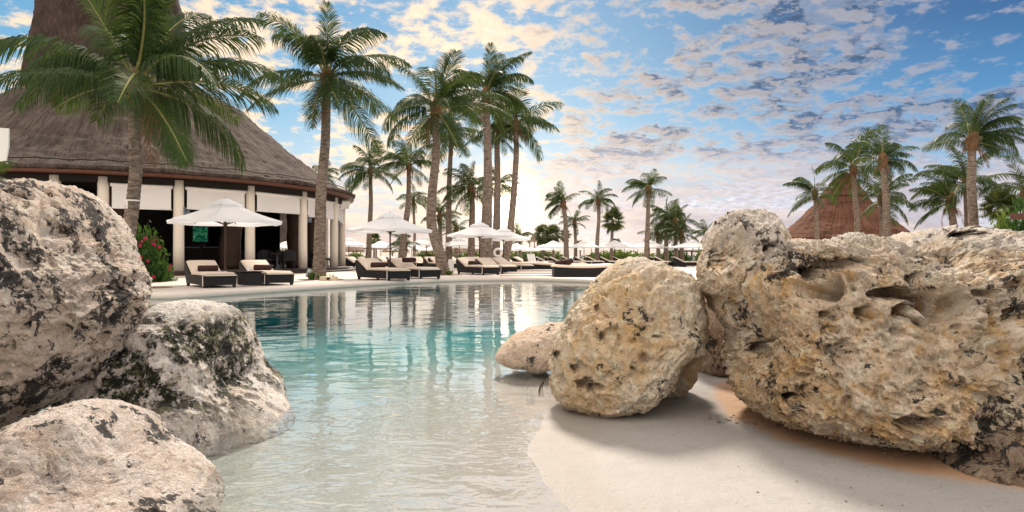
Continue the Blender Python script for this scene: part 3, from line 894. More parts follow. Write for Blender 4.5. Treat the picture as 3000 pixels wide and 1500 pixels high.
def build_restaurant():
    root = empty('thatched_restaurant', (BC[0], BC[1], 0), 0, 'large round open-sided restaurant under a brown thatched roof with cream columns', 'building')
    inv = (-BC[0], -BC[1], 0)
    def put(name, me, mat, parent=root, smooth=None):
        o = place(name, me, mat, parent)
        if parent is root: o.location = inv
        return o
    roof = put('roof', thatch_mesh('roof', [(.0, 11.3), (1.0, 11.1), (2.2, 10.55), (5.6, 8.75), (8.3, 6.45), (10.0, 5.15), (11.0, 4.52), (11.75, 4.24)], BC, 300, 110, .07, 4, .07, .20), 'thatch_grey')
    b = MB(); b.lathe([(10.95, 3.95), (11.62, 3.99), (11.64, 4.10), (10.95, 4.10)], 120, BC)
    put('fascia', b.mesh('fascia'), 'fascia_wood')
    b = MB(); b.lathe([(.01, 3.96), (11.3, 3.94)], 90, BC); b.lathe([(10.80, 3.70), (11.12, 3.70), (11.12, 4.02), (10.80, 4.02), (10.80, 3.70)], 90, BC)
    put('shadow_ceiling', b.mesh('shadow_ceiling'), 'ceiling_shadow')  # added flat disc, coloured as the dark shade under the thatch
    # loose black cord lying round the foot of the roof
    b = MB()
    pts = []
    for i in range(161):
        a = R(-150) + R(175) * i / 160
        w = .10 * math.sin(i * .55) + .06 * math.sin(i * 1.7)
        r = 11.28 + w * .6
        z = 4.49 - w * .30
        pts.append((BC[0] + r * math.cos(a), BC[1] + r * math.sin(a), z + .04))
    b.tube(pts, .022, 5)
    put('cord', b.mesh('cord'), 'rope_black')
    b = MB(); b.lathe([(.01, .20), (11.35, .20), (11.37, .17), (11.37, .10), (11.30, .09), (11.30, -.05)], 120, BC)
    put('floor', b.mesh('floor'), 'floor_wood')
    b = MB(); b.lathe([(11.3, .085), (11.85, .085), (11.87, .07), (11.87, -.03)], 120, BC)
    put('step', b.mesh('step'), 'dark_wood')
    # inner core and the closed back
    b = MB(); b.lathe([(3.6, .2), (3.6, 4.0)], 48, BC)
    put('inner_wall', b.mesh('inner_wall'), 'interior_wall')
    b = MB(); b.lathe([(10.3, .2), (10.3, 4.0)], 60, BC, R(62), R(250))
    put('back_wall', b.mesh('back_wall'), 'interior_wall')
    # columns, each its own part
    angs = [-118, -104, -90, -75, -66.5, -52.5, -36.7, -20.2, -2.6, 19.8, 40, 58]
    b = MB()
    b.tube([(0, 0, .2), (0, 0, 1.2), (0, 0, 3.0), (0, 0, 3.92)], [.215, .212, .205, .20], 20)
    cm = b.mesh('column', True)
    lamp = MB()
    lamp.box((0, -.03, 0), (.12, .06, .42), 0, .012)
    lamp.tube([(0, -.06, -.05), (0, -.17, -.05)], [.05, .05], 10)
    lamp.tube([(0, -.17, -.17), (0, -.17, .07)], [.075, .075], 12)
    lm = lamp.mesh('wall_lamp')
    for a in angs:
        x, y = 11.0 * math.cos(R(a)), 11.0 * math.sin(R(a))
        c = place('column', cm, 'column_paint', root, (x, y, 0))
        if a not in (-75, -66.5):
            l = place('wall_lamp', lm, 'lamp_metal', c, (.205 * math.cos(R(a + 62)), .205 * math.sin(R(a + 62)), 2.62), (0, 0, R(a + 62 + 90)))
    # roller blinds half let down between the columns
    for a0, a1, drop in ((-66.5, -52.5, .92), (-52.5, -36.7, .86), (-36.7, -20.2, .80), (-20.2, -2.6, .88), (-2.6, 19.8, .90)):
        p0 = Vector((11.06 * math.cos(R(a0)), 11.06 * math.sin(R(a0)), 0)); p1 = Vector((11.06 * math.cos(R(a1)), 11.06 * math.sin(R(a1)), 0))
        d = (p1 - p0); L = d.length; d.normalize()
        q0, q1 = p0 + d * .24, p1 - d * .24
        zt = 3.62
        nrm = Vector((d.y, -d.x, 0))
        b = MB()
        nx_, nz_ = 14, 6
        vs, fs = [], []
        for j in range(nz_ + 1):
            for i in range(nx_ + 1):
                u = i / nx_; w = j / nz_
                p = (q0 + d * .06).lerp(q1 - d * .06, u)
                s = .012 * math.sin(u * 9 + a0) * w + .008 * math.sin(u * 23 + w * 4)
                vs.append(p + nrm * (.05 + s) + Vector((0, 0, zt - drop * w)))
        for j in range(nz_):
            for i in range(nx_):
                k = j * (nx_ + 1) + i
                fs.append((k, k + 1, k + nx_ + 2, k + nx_ + 1))
        b.add(vs, fs)
        sh = b.build('roller_blind', 'shade_fabric', root, True)
        b = MB(); b.tube([q0 + nrm * .03 + Vector((0, 0, zt)), q1 + nrm * .03 + Vector((0, 0, zt))], .075, 14)
        b.build('roller', 'roller_metal', sh, True)
        b = MB(); b.tube([q0 + d * .03 + nrm * .06 + Vector((0, 0, zt - drop)), q1 - d * .03 + nrm * .06 + Vector((0, 0, zt - drop))], .022, 8)
        b.build('hem_bar', 'roller_metal', sh, True)
    # rough tree-trunk posts inside
    for px, D, w in ((352, 28.4, .42), (676, 31.4, .46), (868, 34.4, .44), (912, 37.0, .34)):
        b = MB()
        x, y = px2x(px, D) - BC[0], D - BC[1]
        pts, rad = [], []
        for i in range(15):
            z = .2 + 3.85 * i / 14
            pts.append((x + .03 * math.sin(i * .5 + px), y + .04 * math.cos(i * .9), z)); rad.append(w * (1 + .05 * math.sin(i * 1.3 + px)) * (1.12 if i < 2 else 1))
        b.tube(pts, rad, 14)
        b.build('tree_trunk_post', 'dark_wood', root, True)
    # small white floodlight under the far eave and two wall lamps
    b = MB(); b.box((0, 0, 0), (.5, .35, .5), .6, .03)
    f = b.build('floodlight', 'shade_fabric', root); f.location = (11.05 * math.cos(R(6)) + .15, 11.05 * math.sin(R(6)), 3.72); f.rotation_euler = (.5, .3, 0)
build_restaurant()

def build_tower():
    c = (-33.3, 57.0)
    root = empty('thatched_tower', (c[0], c[1], 0), 0, 'tall steep brown thatched tower rising behind the round restaurant', 'building')
    me = thatch_mesh('roof', [(0, 31.0), (1.5, 30.0), (3.6, 26.5), (5.2, 21.7), (6.0, 16.5), (6.75, 12.5), (7.3, 9.0), (8.3, 5.2)], c, 160, 110, .10, 14, .1, .3)
    o = place('roof', me, 'thatch_dark', root); o.location = (-c[0], -c[1], 0)
    b = MB(); b.lathe([(7.4, 0), (7.4, 5.0)], 48)
    b.build('wall', 'interior_wall', root)
build_tower()

def build_huts():
    # big red thatched palapa beyond the boulders
    D = 55.0
    c = (px2x(2470, D), D)
    root = empty('thatched_palapa', (c[0], c[1], 0), 0, 'reddish thatched palapa with a stepped peak beyond the huge boulder', 'palapa')
    inv = (-c[0], -c[1], 0)
    o = place('roof', thatch_mesh('roof', [(1.55, 5.75), (2.1, 5.05), (3.6, 3.55), (5.2, 2.2)], c, 200, 60, .06, 31, .08, .3), 'thatch_red', root, inv)
    o = place('roof_cap', thatch_mesh('roof_cap', [(0.02, 7.7), (.35, 7.45), (1.0, 6.65), (1.85, 5.62)], c, 140, 34, .05, 33, .10, .22), 'thatch_red', root, inv)
    for k in range(8):
        a = k * PI / 4 + .2
        b = MB(); b.tube([(4.4 * math.cos(a), 4.4 * math.sin(a), 0), (4.4 * math.cos(a), 4.4 * math.sin(a), 2.75)], .12, 10)
        b.build('post', 'dark_wood', root, True)
    # grey palapa seen through the restaurant
    D = 62.0
    c = (px2x(775, D), D)
    root = empty('thatched_palapa', (c[0], c[1], 0), 0, 'grey thatched palapa seen through the open side of the restaurant', 'palapa')
    place('roof', thatch_mesh('roof', [(0.05, 7.4), (1.2, 6.7), (3.8, 3.6), (5.4, 1.7)], c, 160, 50, .06, 35, .06, .2), 'thatch_grey', root, (-c[0], -c[1], 0))
    b = MB(); b.lathe([(4.6, 0), (4.6, 2.2)], 40); b.build('wall', 'shade_fabric', root)
    # little square hut on the beach
    D = 92.0
    x = px2x(1570, D)
    root = empty('beach_hut', (x, D, 0), .5, 'little square lookout hut with a pyramid thatch above the hedge', 'hut')
    b = MB()
    def pyr(r0, z0, r1, z1):
        vs = [(-r0, -r0, z0), (r0, -r0, z0), (r0, r0, z0), (-r0, r0, z0), (-r1, -r1, z1), (r1, -r1, z1), (r1, r1, z1), (-r1, r1, z1)]
        b.add(vs, [(0, 1, 5, 4), (1, 2, 6, 5), (2, 3, 7, 6), (3, 0, 4, 7), (3, 2, 1, 0), (4, 5, 6, 7)])
    pyr(.72, 2.95, .03, 4.1)
    pyr(.80, 2.72, .70, 3.0)
    me = b.mesh('roof'); straw_uv(me, (0, 0)); place('roof', me, 'thatch_tan', root)
    for sx in (-1, 1):
        for sy in (-1, 1):
            b = MB(); b.tube([(sx * .6, sy * .6, 0), (sx * .6, sy * .6, 2.9)], .06, 8); b.build('post', 'dark_wood', root)
    b = MB(); b.box((0, 0, 1.45), (1.5, 1.5, .1)); b.box((0, -.7, 1.8), (1.4, .06, .5)); b.build('platform', 'fascia_wood', root)
    # thatched beach shades far behind the loungers
    D = 94.0
    spots = [(1035, 88, 1.0, 'thatched beach shade closest to the restaurant columns'), (1102, 90, 1.25, 'wide thatched beach shade behind the slim palm trunk beside the restaurant'),
             (1150, 96, 1.0, 'thatched beach shade half hidden by the dark parasol pole'), (1186, 92, 1.15, 'steep thatched beach shade behind the leaning palm trunk'),
             (1262, 97, .95, 'thatched beach shade under the small far parasols'), (1322, 99, .95, 'thatched beach shade seen left of the twisted palm trunk'),
             (1360, 98, .95, 'thatched beach shade seen just past the twisted palm trunk'), (1395, 101, .95, 'thatched beach shade above the yellow green hedge'),
             (1440, 96, 1.0, 'thatched beach shade behind the thick double trunk'), (1484, 100, 1.0, 'thatched beach shade beside the life ring')]
    first = None
    for px, d, s, lab in spots:
        if first is None:
            first = empty('beach_palapa', (0, 0, 0))
            me = thatch_mesh('roof', [(.02, 2.75), (.3, 2.55), (.9, 2.05), (1.5, 1.45)], (0, 0), 48, 16, .03, 41, .05, .14)
            place('roof', me, 'thatch_tan', first)
            b = MB(); b.tube([(0, 0, 0), (0, 0, 2.5)], .07, 8); b.build('post', 'dark_wood', first)
            r = first
        else:
            r = copy_tree(first)
        r.location = (px2x(px, d), d, 0); r.scale = (s * 1.05, s * 1.05, s * .98); r.rotation_euler.z = rnd.random() * 6
        tag(r, lab, 'beach shade', 'thatched shades along the beach')
build_huts()

# ------------------------------------------------------------------ palms
def frond_mesh(name, el, droop, seed, nl=70, w=.0125, hang=.9, fold=1.0, thin=1.0):
    """one coconut frond of unit length: arched midrib with two rows of drooping leaflets"""
    r = random.Random(seed)
    V, F = [], []
    N = 26
    pts, tan = [], []
    p = Vector((0, 0, 0)); e = R(el)
    sway = r.uniform(-.25, .25)
    for i in range(N + 1):
        s = i / N
        ee = e - R(droop) * s ** 1.45
        t = Vector((math.cos(ee) * math.cos(sway * s * s), math.cos(ee) * math.sin(sway * s * s), math.sin(ee)))
        pts.append(p.copy()); tan.append(t)
        p = p + t / N
    def at(s):
        f = s * N; i = min(int(f), N - 1); u = f - i
        return pts[i].lerp(pts[i + 1], u), tan[i].lerp(tan[i + 1], u).normalized()
    # midrib
    for i in range(N + 1):
        t = tan[i]; sd = t.cross(Vector((0, 0, 1)))
        sd = sd.normalized() if sd.length > .05 else Vector((0, 1, 0))
        up = sd.cross(t)
        rr = .0125 * (1 - i / N) ** .8 + .0018
        if i < 3: rr *= 1.7 - .25 * i
        for k in range(4):
            a = PI / 4 + k * PI / 2
            V.append(pts[i] + sd * math.cos(a) * rr * 1.2 + up * math.sin(a) * rr * .7)
    for i in range(N):
        for k in range(4):
            k2 = (k + 1) % 4
            F.append((i * 4 + k, i * 4 + k2, i * 4 + 4 + k2, i * 4 + 4 + k))
    nr = len(F)
    twist = r.uniform(-.35, .35)
    for side in (-1, 1):
        for j in range(nl):
            s = .13 + .87 * (j + r.uniform(-.3, .3)) / nl
            s = min(max(s, .1), 1)
            if r.random() > thin: continue
            p0, t = at(s)
            sd = t.cross(Vector((0, 0, 1)))
            sd = sd.normalized() if sd.length > .12 else Vector((0, 1, 0))
            up = sd.cross(t)
            ll = .36 * (math.sin(PI * min(1, (.16 + .80 * s))) ** .55) * (1.0 if s < .8 else 1.0 - (s - .8) * 1.6) * r.uniform(.85, 1.12)
            ll = max(ll, .07)
            fw = .45 + .75 * s
            d0 = (sd * side * (1.0 + twist * side * .3) + t * fw + up * (.30 * fold + twist * side * .5) + Vector((0, 0, r.uniform(-.15, .12)))).normalized()
            g = hang * r.uniform(.7, 1.3)
            d1 = (d0 + Vector((0, 0, -1)) * .55 * g).normalized()
            d2 = (d0 + Vector((0, 0, -1)) * 1.55 * g).normalized()
            q0 = p0; q1 = q0 + d0 * ll * .30; q2 = q1 + d1 * ll * .37; q3 = q2 + d2 * ll * .33
            wd = t * 1.0
            b = len(V)
            ww = w * r.uniform(.8, 1.15)
            for q, k in ((q0, .55), (q1, 1.0), (q2, .75)):
                V.extend([q - wd * ww * k, q + wd * ww * k])
            V.append(q3)
            F += [(b, b + 1, b + 3, b + 2), (b + 2, b + 3, b + 5, b + 4), (b + 4, b + 5, b + 6)]
    me = mesh_np(name, V, F)
    me.materials.append(MATS['palm_leaf']); me.materials.append(MATS['rachis'])
    mi = np.zeros(len(F), dtype=np.int32); mi[:nr] = 1
    me.polygons.foreach_set('material_index', mi)
    return me

FR = {}
def build_frond_library():
    for lod, nl, w in (('near', 105, .0058), ('mid', 58, .0088)):
        L = []
        for el, dr in ((86, 18), (72, 62), (62, 84), (48, 92), (35, 88), (20, 78), (4, 66), (-18, 50), (-40, 32)):
            L.append([frond_mesh('frond', el, dr * (.68 + .28 * v), int(el * 7 + 100 + 31 * v), nl, w, hang=(.3 if el > 80 else 1.0 + .45 * v), fold=.9 - .4 * v, thin=.84) for v in range(3)])
        FR[lod] = L
build_frond_library()
DEAD = []
for k in range(2):
    m_ = frond_mesh('frond', -48 - 14 * k, 36, 900 + k, 40, .010, hang=1.5, thin=.6)
    m_.materials.clear(); m_.materials.append(MATS['brown_leaf']); m_.materials.append(MATS['brown_leaf'])
    DEAD.append(m_)

def trunk_mesh(pts, r0, r1, near=True, seed=0):
    pts = [Vector(p) for p in pts]
    # smooth through the points
    L = [0]
    for i in range(len(pts) - 1): L.append(L[-1] + (pts[i + 1] - pts[i]).length)
    step_ = .045 if near else .16
    n = max(12, int(L[-1] / step_))
    out, rad = [], []
    r = random.Random(seed)
    Ls = np.array(L)
    P = np.array([p[:] for p in pts])
    ss = np.linspace(0, L[-1], n + 1)
    xyz = np.stack([np.interp(ss, Ls, P[:, k]) for k in range(3)], 1)
    kk = max(3, int(n / 7) | 1)
    pad = kk // 2
    ker = np.hanning(kk + 2)[1:-1]; ker /= ker.sum()
    sm = np.stack([np.convolve(np.concatenate([2 * xyz[0, k] - xyz[pad:0:-1, k], xyz[:, k], 2 * xyz[-1, k] - xyz[-2:-pad - 2:-1, k]]), ker, 'valid') for k in range(3)], 1)
    ring = 0
    for i in range(n + 1):
        u = i / n
        rr = r1 + (r0 - r1) * (1 - u) ** 1.3
        if u < .10: rr *= 1 + .35 * ((.10 - u) / .10) ** 2
        ring = (i % 3)
        rr *= (1.035, 1.0, .965)[ring] * r.uniform(.985, 1.015) if near else r.uniform(.97, 1.03)
        out.append(sm[i]); rad.append(rr)
    b = MB(); b.tube(out, rad, 14 if near else 8)
    return b.mesh('trunk', True), sm[-1]

_fib = {}
def crown_base_mesh():
    if 'm' not in _fib:
        b = MB()
        r = random.Random(3)
        b.tube([(0, 0, -.42), (0, 0, -.2), (0, 0, .05), (0, 0, .30), (0, 0, .55)], [.15, .21, .24, .17, .06], 12)
        for k in range(16):
            a = k * 2.4; rr = .16; z = -.30 + .028 * k
            d = Vector((math.cos(a), math.sin(a), 0)); s = Vector((-math.sin(a), math.cos(a), 0))
            p0 = d * rr + Vector((0, 0, z)); p1 = d * (rr + .17) + Vector((0, 0, z + .10 - .20 * (k < 7))); p2 = d * (rr + .26) + Vector((0, 0, z + .16 - .62 * (k < 7)))
            w = .075
            b.add([p0 - s * w, p0 + s * w, p1 + s * w * .7, p1 - s * w * .7, p2], [(0, 1, 2, 3), (3, 2, 4)])
        _fib['m'] = b.mesh('crown_base', True)
        c = MB()
        for k in range(7):
            a = k * 1.1; h = .13
            bm = bmesh.new(); bmesh.ops.create_icosphere(bm, subdivisions=2, radius=.10)
            off = Vector((math.cos(a) * h, math.sin(a) * h, -.08 * (k % 3)))
            c.add([v.co * (1 if True else 1) + off for v in bm.verts], [[v.index for v in f.verts] for f in bm.faces]); bm.free()
        _fib['c'] = c.mesh('coconut_cluster', True)
    return _fib['m'], _fib['c']

def palm(label, D, tp, r0, r1, flen, seed, lod='mid', n=22, base_z=0.0, lean=None, low=-40, nuts=0, group='coconut palms', only=None, spear=True, name='coconut_palm', azb=None, hi=78, droop0=False):
    """tp: trunk way-points as (px, py) seen at distance D; the last one is the heart of the crown"""
    r = random.Random(seed)
    pts = [Vector((px2x(a, D), D + (r.uniform(-.2, .2) if 0 < i < len(tp) - 1 else 0), px2z(b, D))) for i, (a, b) in enumerate(tp)]
    pts[0].z = base_z - .05
    base = pts[0].copy()
    root = empty(name, base, 0, label, 'palm tree', group)
    rel = [p - base for p in pts]
    tm, top = trunk_mesh(rel, r0, r1, lod == 'near', seed)
    place('trunk', tm, 'palm_trunk', root)
    top = Vector(top)
    cb, cc = crown_base_mesh()
    s = r1 / .15
    place('crown_base', cb, 'brown_leaf', root, top + Vector((0, 0, .10 * s)), (0, 0, r.random() * 6), s)
    for k in range(nuts):
        a = r.random() * 6.28
        place('coconut_cluster', cc, 'coconut', root, top + Vector((math.cos(a) * .22, math.sin(a) * .22, -.05)), (0, 0, a), 1.0)
    lib = FR[lod]
    if lod == 'mid': n = int(n * .88)
    els = [86, 72, 62, 48, 35, 20, 4, -18, -40]
    for i in range(n):
        u = i / max(1, n - 1)
        el = hi - (hi - low) * u ** .95 + r.uniform(-15, 15)
        k = min(range(len(els)), key=lambda q: abs(els[q] - el))
        az = i * 2.39996 + seed + r.uniform(-.25, .25)
        az += .38 * math.sin(seed * 1.7 - az)
        if azb is not None and r.random() < azb[1]:
            az = R(azb[0]) + r.uniform(-1.1, 1.1)
        if i == 0 and spear: k = 0
        me = lib[k][0 if droop0 and r.random() < .6 else r.randrange(len(lib[k]))]
        fl = flen * r.uniform(.86, 1.08) * (.85 if k == 0 else 1) * (.9 if el < -15 else 1)
        h = Vector((math.cos(az), math.sin(az), 0)) * (.07 * s)
        place('frond', me, None, root, top + h + Vector((0, 0, .28 * s * (1 - u * .8))), (r.uniform(-.38, .38), r.uniform(-.2, .2), az), (fl, fl * r.uniform(.75, 1.12), fl * r.uniform(.88, 1.08)))
    # a few dry fronds hanging under the crown
    if lod == 'near' or r.random() < .5:
        for q in range(r.choice((1, 1, 2, 3))):
            az = r.random() * 6.28
            me = DEAD[r.randrange(2)]
            o = place('frond', me, None, root, top + Vector((math.cos(az) * .12, math.sin(az) * .12, -.05)), (0, 0, az), flen * r.uniform(.35, .6))
            o['label'] = 'dry brown hanging frond'
    return root

def fan_leaf_mesh():
    V, F = [], []
    b = MB(); b.tube([(0, 0, 0), (.25, 0, .05), (.5, 0, .03)], [.02, .014, .010], 4)
    r = random.Random(5)
    V += b.v; F += b.f
    nr = len(F)
    c = Vector((.5, 0, .03))
    n = 26
    for k in range(n):
        a = -2.3 + 4.6 * k / (n - 1)
        d = Vector((math.cos(a), math.sin(a), -.12 - .15 * abs(a) / 2.3)).normalized()
        s = d.cross(Vector((0, 0, 1))).normalized()
        L = .52 * (1 - .18 * abs(a) / 2.3) * r.uniform(.9, 1.05)
        q = len(V)
        p1 = c + d * L * .6; p2 = c + d * L * .85 + Vector((0, 0, -.04)); p3 = c + d * L + Vector((0, 0, -.13))
        V += [c, p1 - s * .033 + Vector((0, 0, .008)), p1 + s * .033, p2 - s * .018, p2 + s * .018, p3]
        F += [(q, q + 2, q + 1), (q + 1, q + 2, q + 4, q + 3), (q + 3, q + 4, q + 5)]
    me = mesh_np('fan_leaf', V, F)
    me.materials.append(MATS['fan_leaf']); me.materials.append(MATS['rachis'])
    mi = np.zeros(len(F), dtype=np.int32); mi[:nr] = 1
    me.polygons.foreach_set('material_index', mi)
    return me
FAN = fan_leaf_mesh()

def fan_palm(label, D, tp, r0, size, seed, n=26, low=-55, base_z=0):
    r = random.Random(seed)
    pts = [Vector((px2x(a, D), D, px2z(b, D))) for a, b in tp]
    pts[0].z = base_z - .05
    base = pts[0].copy()
    root = empty('fan_palm', base, 0, label, 'palm tree', 'fan palms')
    tm, top = trunk_mesh([p - base for p in pts], r0, r0 * .8, False, seed)
    place('trunk', tm, 'palm_trunk', root)
    top = Vector(top)
    for i in range(n):
        u = i / (n - 1)
        el = 80 - (80 - low) * u + r.uniform(-10, 10)
        az = i * 2.39996 + seed
        place('fan_leaf', FAN, None, root, top + Vector((0, 0, .1)), (r.uniform(-.3, .3), -R(el), az), size * r.uniform(.85, 1.1))
    return root

def build_palms():
    palm('tall coconut palm with a dense dark crown in front of the thatched restaurant roof', 18.0, [(352, 800), (372, 715), (385, 600), (396, 480), (401, 380), (398, 262)], .20, .135, 3.7, 12, 'near', 28, nuts=2, low=-12, droop0=True)
    p2 = palm('tall coconut palm with drooping fronds standing in the small bed on the pool deck', 23.6, [(934, 818), (936, 740), (942, 560), (950, 420), (958, 240)], .225, .145, 3.05, 29, 'near', 22, low=-42)
    palm('coconut palm with a twisted S-shaped trunk standing by the second pair of loungers', 29.0, [(1302, 803), (1288, 740), (1262, 655), (1268, 560), (1280, 440), (1276, 330)], .26, .15, 3.1, 45, 'near', 21, low=-30, hi=88)
    palm('coconut palm with the thickest straight trunk in the middle cluster', 36.0, [(1420, 790), (1424, 700), (1430, 520), (1428, 400), (1424, 285)], .36, .16, 3.0, 52, 'near', 21, low=-30, hi=88)
    palm('coconut palm with a golden backlit trunk leaning at the right of the middle cluster', 42.0, [(1476, 778), (1495, 680), (1506, 560), (1513, 450), (1512, 372)], .27, .15, 3.0, 64, 'mid', 22, low=-15)
    palm('slim coconut palm just behind the twisted trunk', 46.0, [(1315, 775), (1314, 660), (1316, 540), (1321, 440), (1322, 395)], .24, .14, 2.7, 77, 'mid', 20, low=-35)
    palm('coconut palm half hidden behind the thickest trunk', 43.0, [(1452, 778), (1455, 660), (1458, 520), (1455, 400)], .28, .17, 2.4, 81, 'mid', 20, low=-35)
    palm('small golden palm shining beside the thickest trunk', 52.0, [(1452, 770), (1452, 660), (1458, 545)], .13, .10, 2.0, 85, 'mid', 16, low=-30)
    palm('coconut palm right of the restaurant eave with two long side fronds', 50.0, [(1078, 770), (1084, 680), (1088, 590), (1085, 505)], .24, .13, 2.65, 91, 'mid', 22, low=-25)
    palm('coconut palm leaning right, second from the restaurant eave', 44.0, [(1173, 768), (1184, 690), (1196, 590), (1198, 490)], .26, .13, 2.25, 98, 'mid', 22, low=-20)
    palm('small thin palm low down between the leaning palm and the twisted one', 62.0, [(1213, 770), (1214, 690), (1211, 590)], .16, .11, 1.9, 103, 'mid', 18, low=-35)
    palm('small palm half hidden by the thatched roof edge', 50.0, [(945, 770), (942, 620), (938, 520)], .2, .13, 1.6, 107, 'mid', 16, low=-20)
    palm('full round-crowned palm behind the third white parasol', 45.0, [(1380, 775), (1382, 690), (1384, 600), (1380, 560)], .27, .17, 2.35, 113, 'mid', 26, low=-38)
    palm('dark low palm behind the twisted trunk', 52.0, [(1292, 770), (1290, 700), (1288, 640)], .2, .14, 1.75, 118, 'mid', 20, low=-38)
    palm('second dark low palm, filling the gap behind the slim trunk', 56.0, [(1338, 770), (1337, 720), (1336, 680)], .2, .14, 1.6, 121, 'mid', 18, low=-38)
    palm('short bushy palm right of the leaning golden trunk', 60.0, [(1525, 765), (1524, 735), (1522, 700)], .2, .14, 1.45, 127, 'mid', 18, low=-25)
    palm('wind-bent palm with its fronds swept left above the beach hut', 56.0, [(1660, 765), (1658, 700), (1657, 640), (1650, 598)], .24, .16, 1.95, 131, 'mid', 20, low=-25, azb=(180, .55))
    palm('short thin golden palm beside the wind-bent one', 58.0, [(1686, 765), (1686, 710), (1683, 655)], .17, .12, 1.35, 137, 'mid', 16, low=-25)
    palm('slender palm with a sunlit crown in the middle of the parasol row', 58.0, [(1748, 765), (1750, 700), (1754, 640), (1752, 592)], .20, .13, 1.85, 141, 'mid', 22, low=-15)
    fan_palm('single fan palm with a rounded crown standing above the parasol row', 60.0, [(1790, 765), (1792, 715), (1795, 650)], .16, 1.30, 145, 24, -60)
    palm('tallest palm right of the parasol row, in front of the dark clump', 52.0, [(1893, 765), (1895, 690), (1898, 620), (1900, 560)], .22, .14, 2.05, 149, 'mid', 22, low=-25)
    for i, (px, py, D, fl, lab) in enumerate(((1950, 640, 56, 2.1, 'leafy dark palm at the left of the dense clump'), (1978, 655, 54, 2.0, 'leafy dark palm at the middle of the dense clump, full to the ground'),
                                              (1995, 690, 52, 1.6, 'short dark palm at the right end of the dense clump'), (1925, 690, 58, 1.6, 'short dark palm behind the tall one by the dense clump'))):
        palm(lab, D, [(px + 4, 765), (px + 2, 715), (px, py)], .2, .14, fl, 151 + i * 5, 'mid', 24, low=-38)
    palm('bushy palm peeping up beside the head of the huge boulder', 50.0, [(2072, 765), (2071, 730), (2070, 692)], .2, .14, 1.35, 173, 'mid', 22, low=-38)
    fan_palm('dark fan palm left of the pair by the beach hut', 78.0, [(1592, 762), (1591, 725), (1590, 692)], .17, 1.35, 175, 30, -75)
    fan_palm('dark fan palm right of the pair by the beach hut', 76.0, [(1622, 762), (1621, 725), (1620, 692)], .17, 1.4, 177, 30, -75)
    fan_palm('small fan palm with the globe lamp in front', 80.0, [(1656, 762), (1655, 725), (1655, 692)], .14, .95, 179, 22, -75)
    fan_palm('tiny fan palm top showing over the parasols left of the single fan palm', 88.0, [(1700, 760), (1700, 725)], .12, 1.0, 181, 20, -30)
    fan_palm('tiny fan palm top showing over the parasols under the single fan palm', 88.0, [(1804, 760), (1804, 722)], .12, 1.1, 183, 20, -30)
    fan_palm('small fan palm under the first far parasols beside the restaurant', 70.0, [(1096, 762), (1096, 706)], .12, .9, 185, 20, -40)
    palm('low palm drooping behind the second parasol pole', 48.0, [(1185, 768), (1185, 722)], .2, .15, 1.3, 187, 'mid', 16, low=-35)
    # behind the boulders
    palm('small palm leaning out at the left side of the red palapa', 46.0, [(2395, 720), (2394, 640), (2388, 575)], .2, .13, 2.1, 191, 'mid', 18, low=-20, azb=(170, .4))
    palm('pale green palm with bent fronds in front of the red palapa peak', 38.0, [(2512, 730), (2512, 640), (2508, 560), (2500, 500)], .19, .13, 2.35, 193, 'mid', 24, low=-35)
    palm('tall palm with a tufted wind-blown crown in front of the red palapa', 34.0, [(2600, 740), (2598, 650), (2590, 560), (2586, 478)], .22, .15, 1.9, 197, 'mid', 24, low=-10, hi=86, azb=(10, .45))
    palm('lower palm behind the tufted one, right of the red palapa', 40.0, [(2584, 740), (2584, 660), (2582, 590)], .2, .14, 2.1, 199, 'mid', 20, low=-32)
    palm('tallest palm at the right edge with fronds blown to the right', 28.0, [(2856, 740), (2853, 640), (2850, 540), (2848, 420)], .22, .15, 2.0, 211, 'near', 24, low=-5, hi=86, azb=(5, .55))
    palm('broad dark palm behind the tallest right-hand one', 33.0, [(2834, 740), (2834, 650), (2832, 550)], .22, .15, 2.5, 223, 'mid', 20, low=-15)
    palm('dark low palm left of the tallest right-hand one', 32.0, [(2795, 740), (2792, 660), (2786, 600)], .2, .15, 1.9, 227, 'mid', 18, low=-25, azb=(180, .4))
    palm('palm half out of view at the right border', 31.0, [(3010, 740), (3008, 650), (3004, 575)], .2, .14, 2.1, 229, 'mid', 18, low=-25)
    fan_palm('spiky dark fan palm among the shrubs at the right border', 27.0, [(2930, 720), (2932, 620)], .14, .95, 233, 26, -20)
    palm('dark young palm under the left end of the restaurant eave', 21.0, [(-35, 730), (-30, 520)], .12, .09, 1.2, 239, 'mid', 14, low=-25)
build_palms()

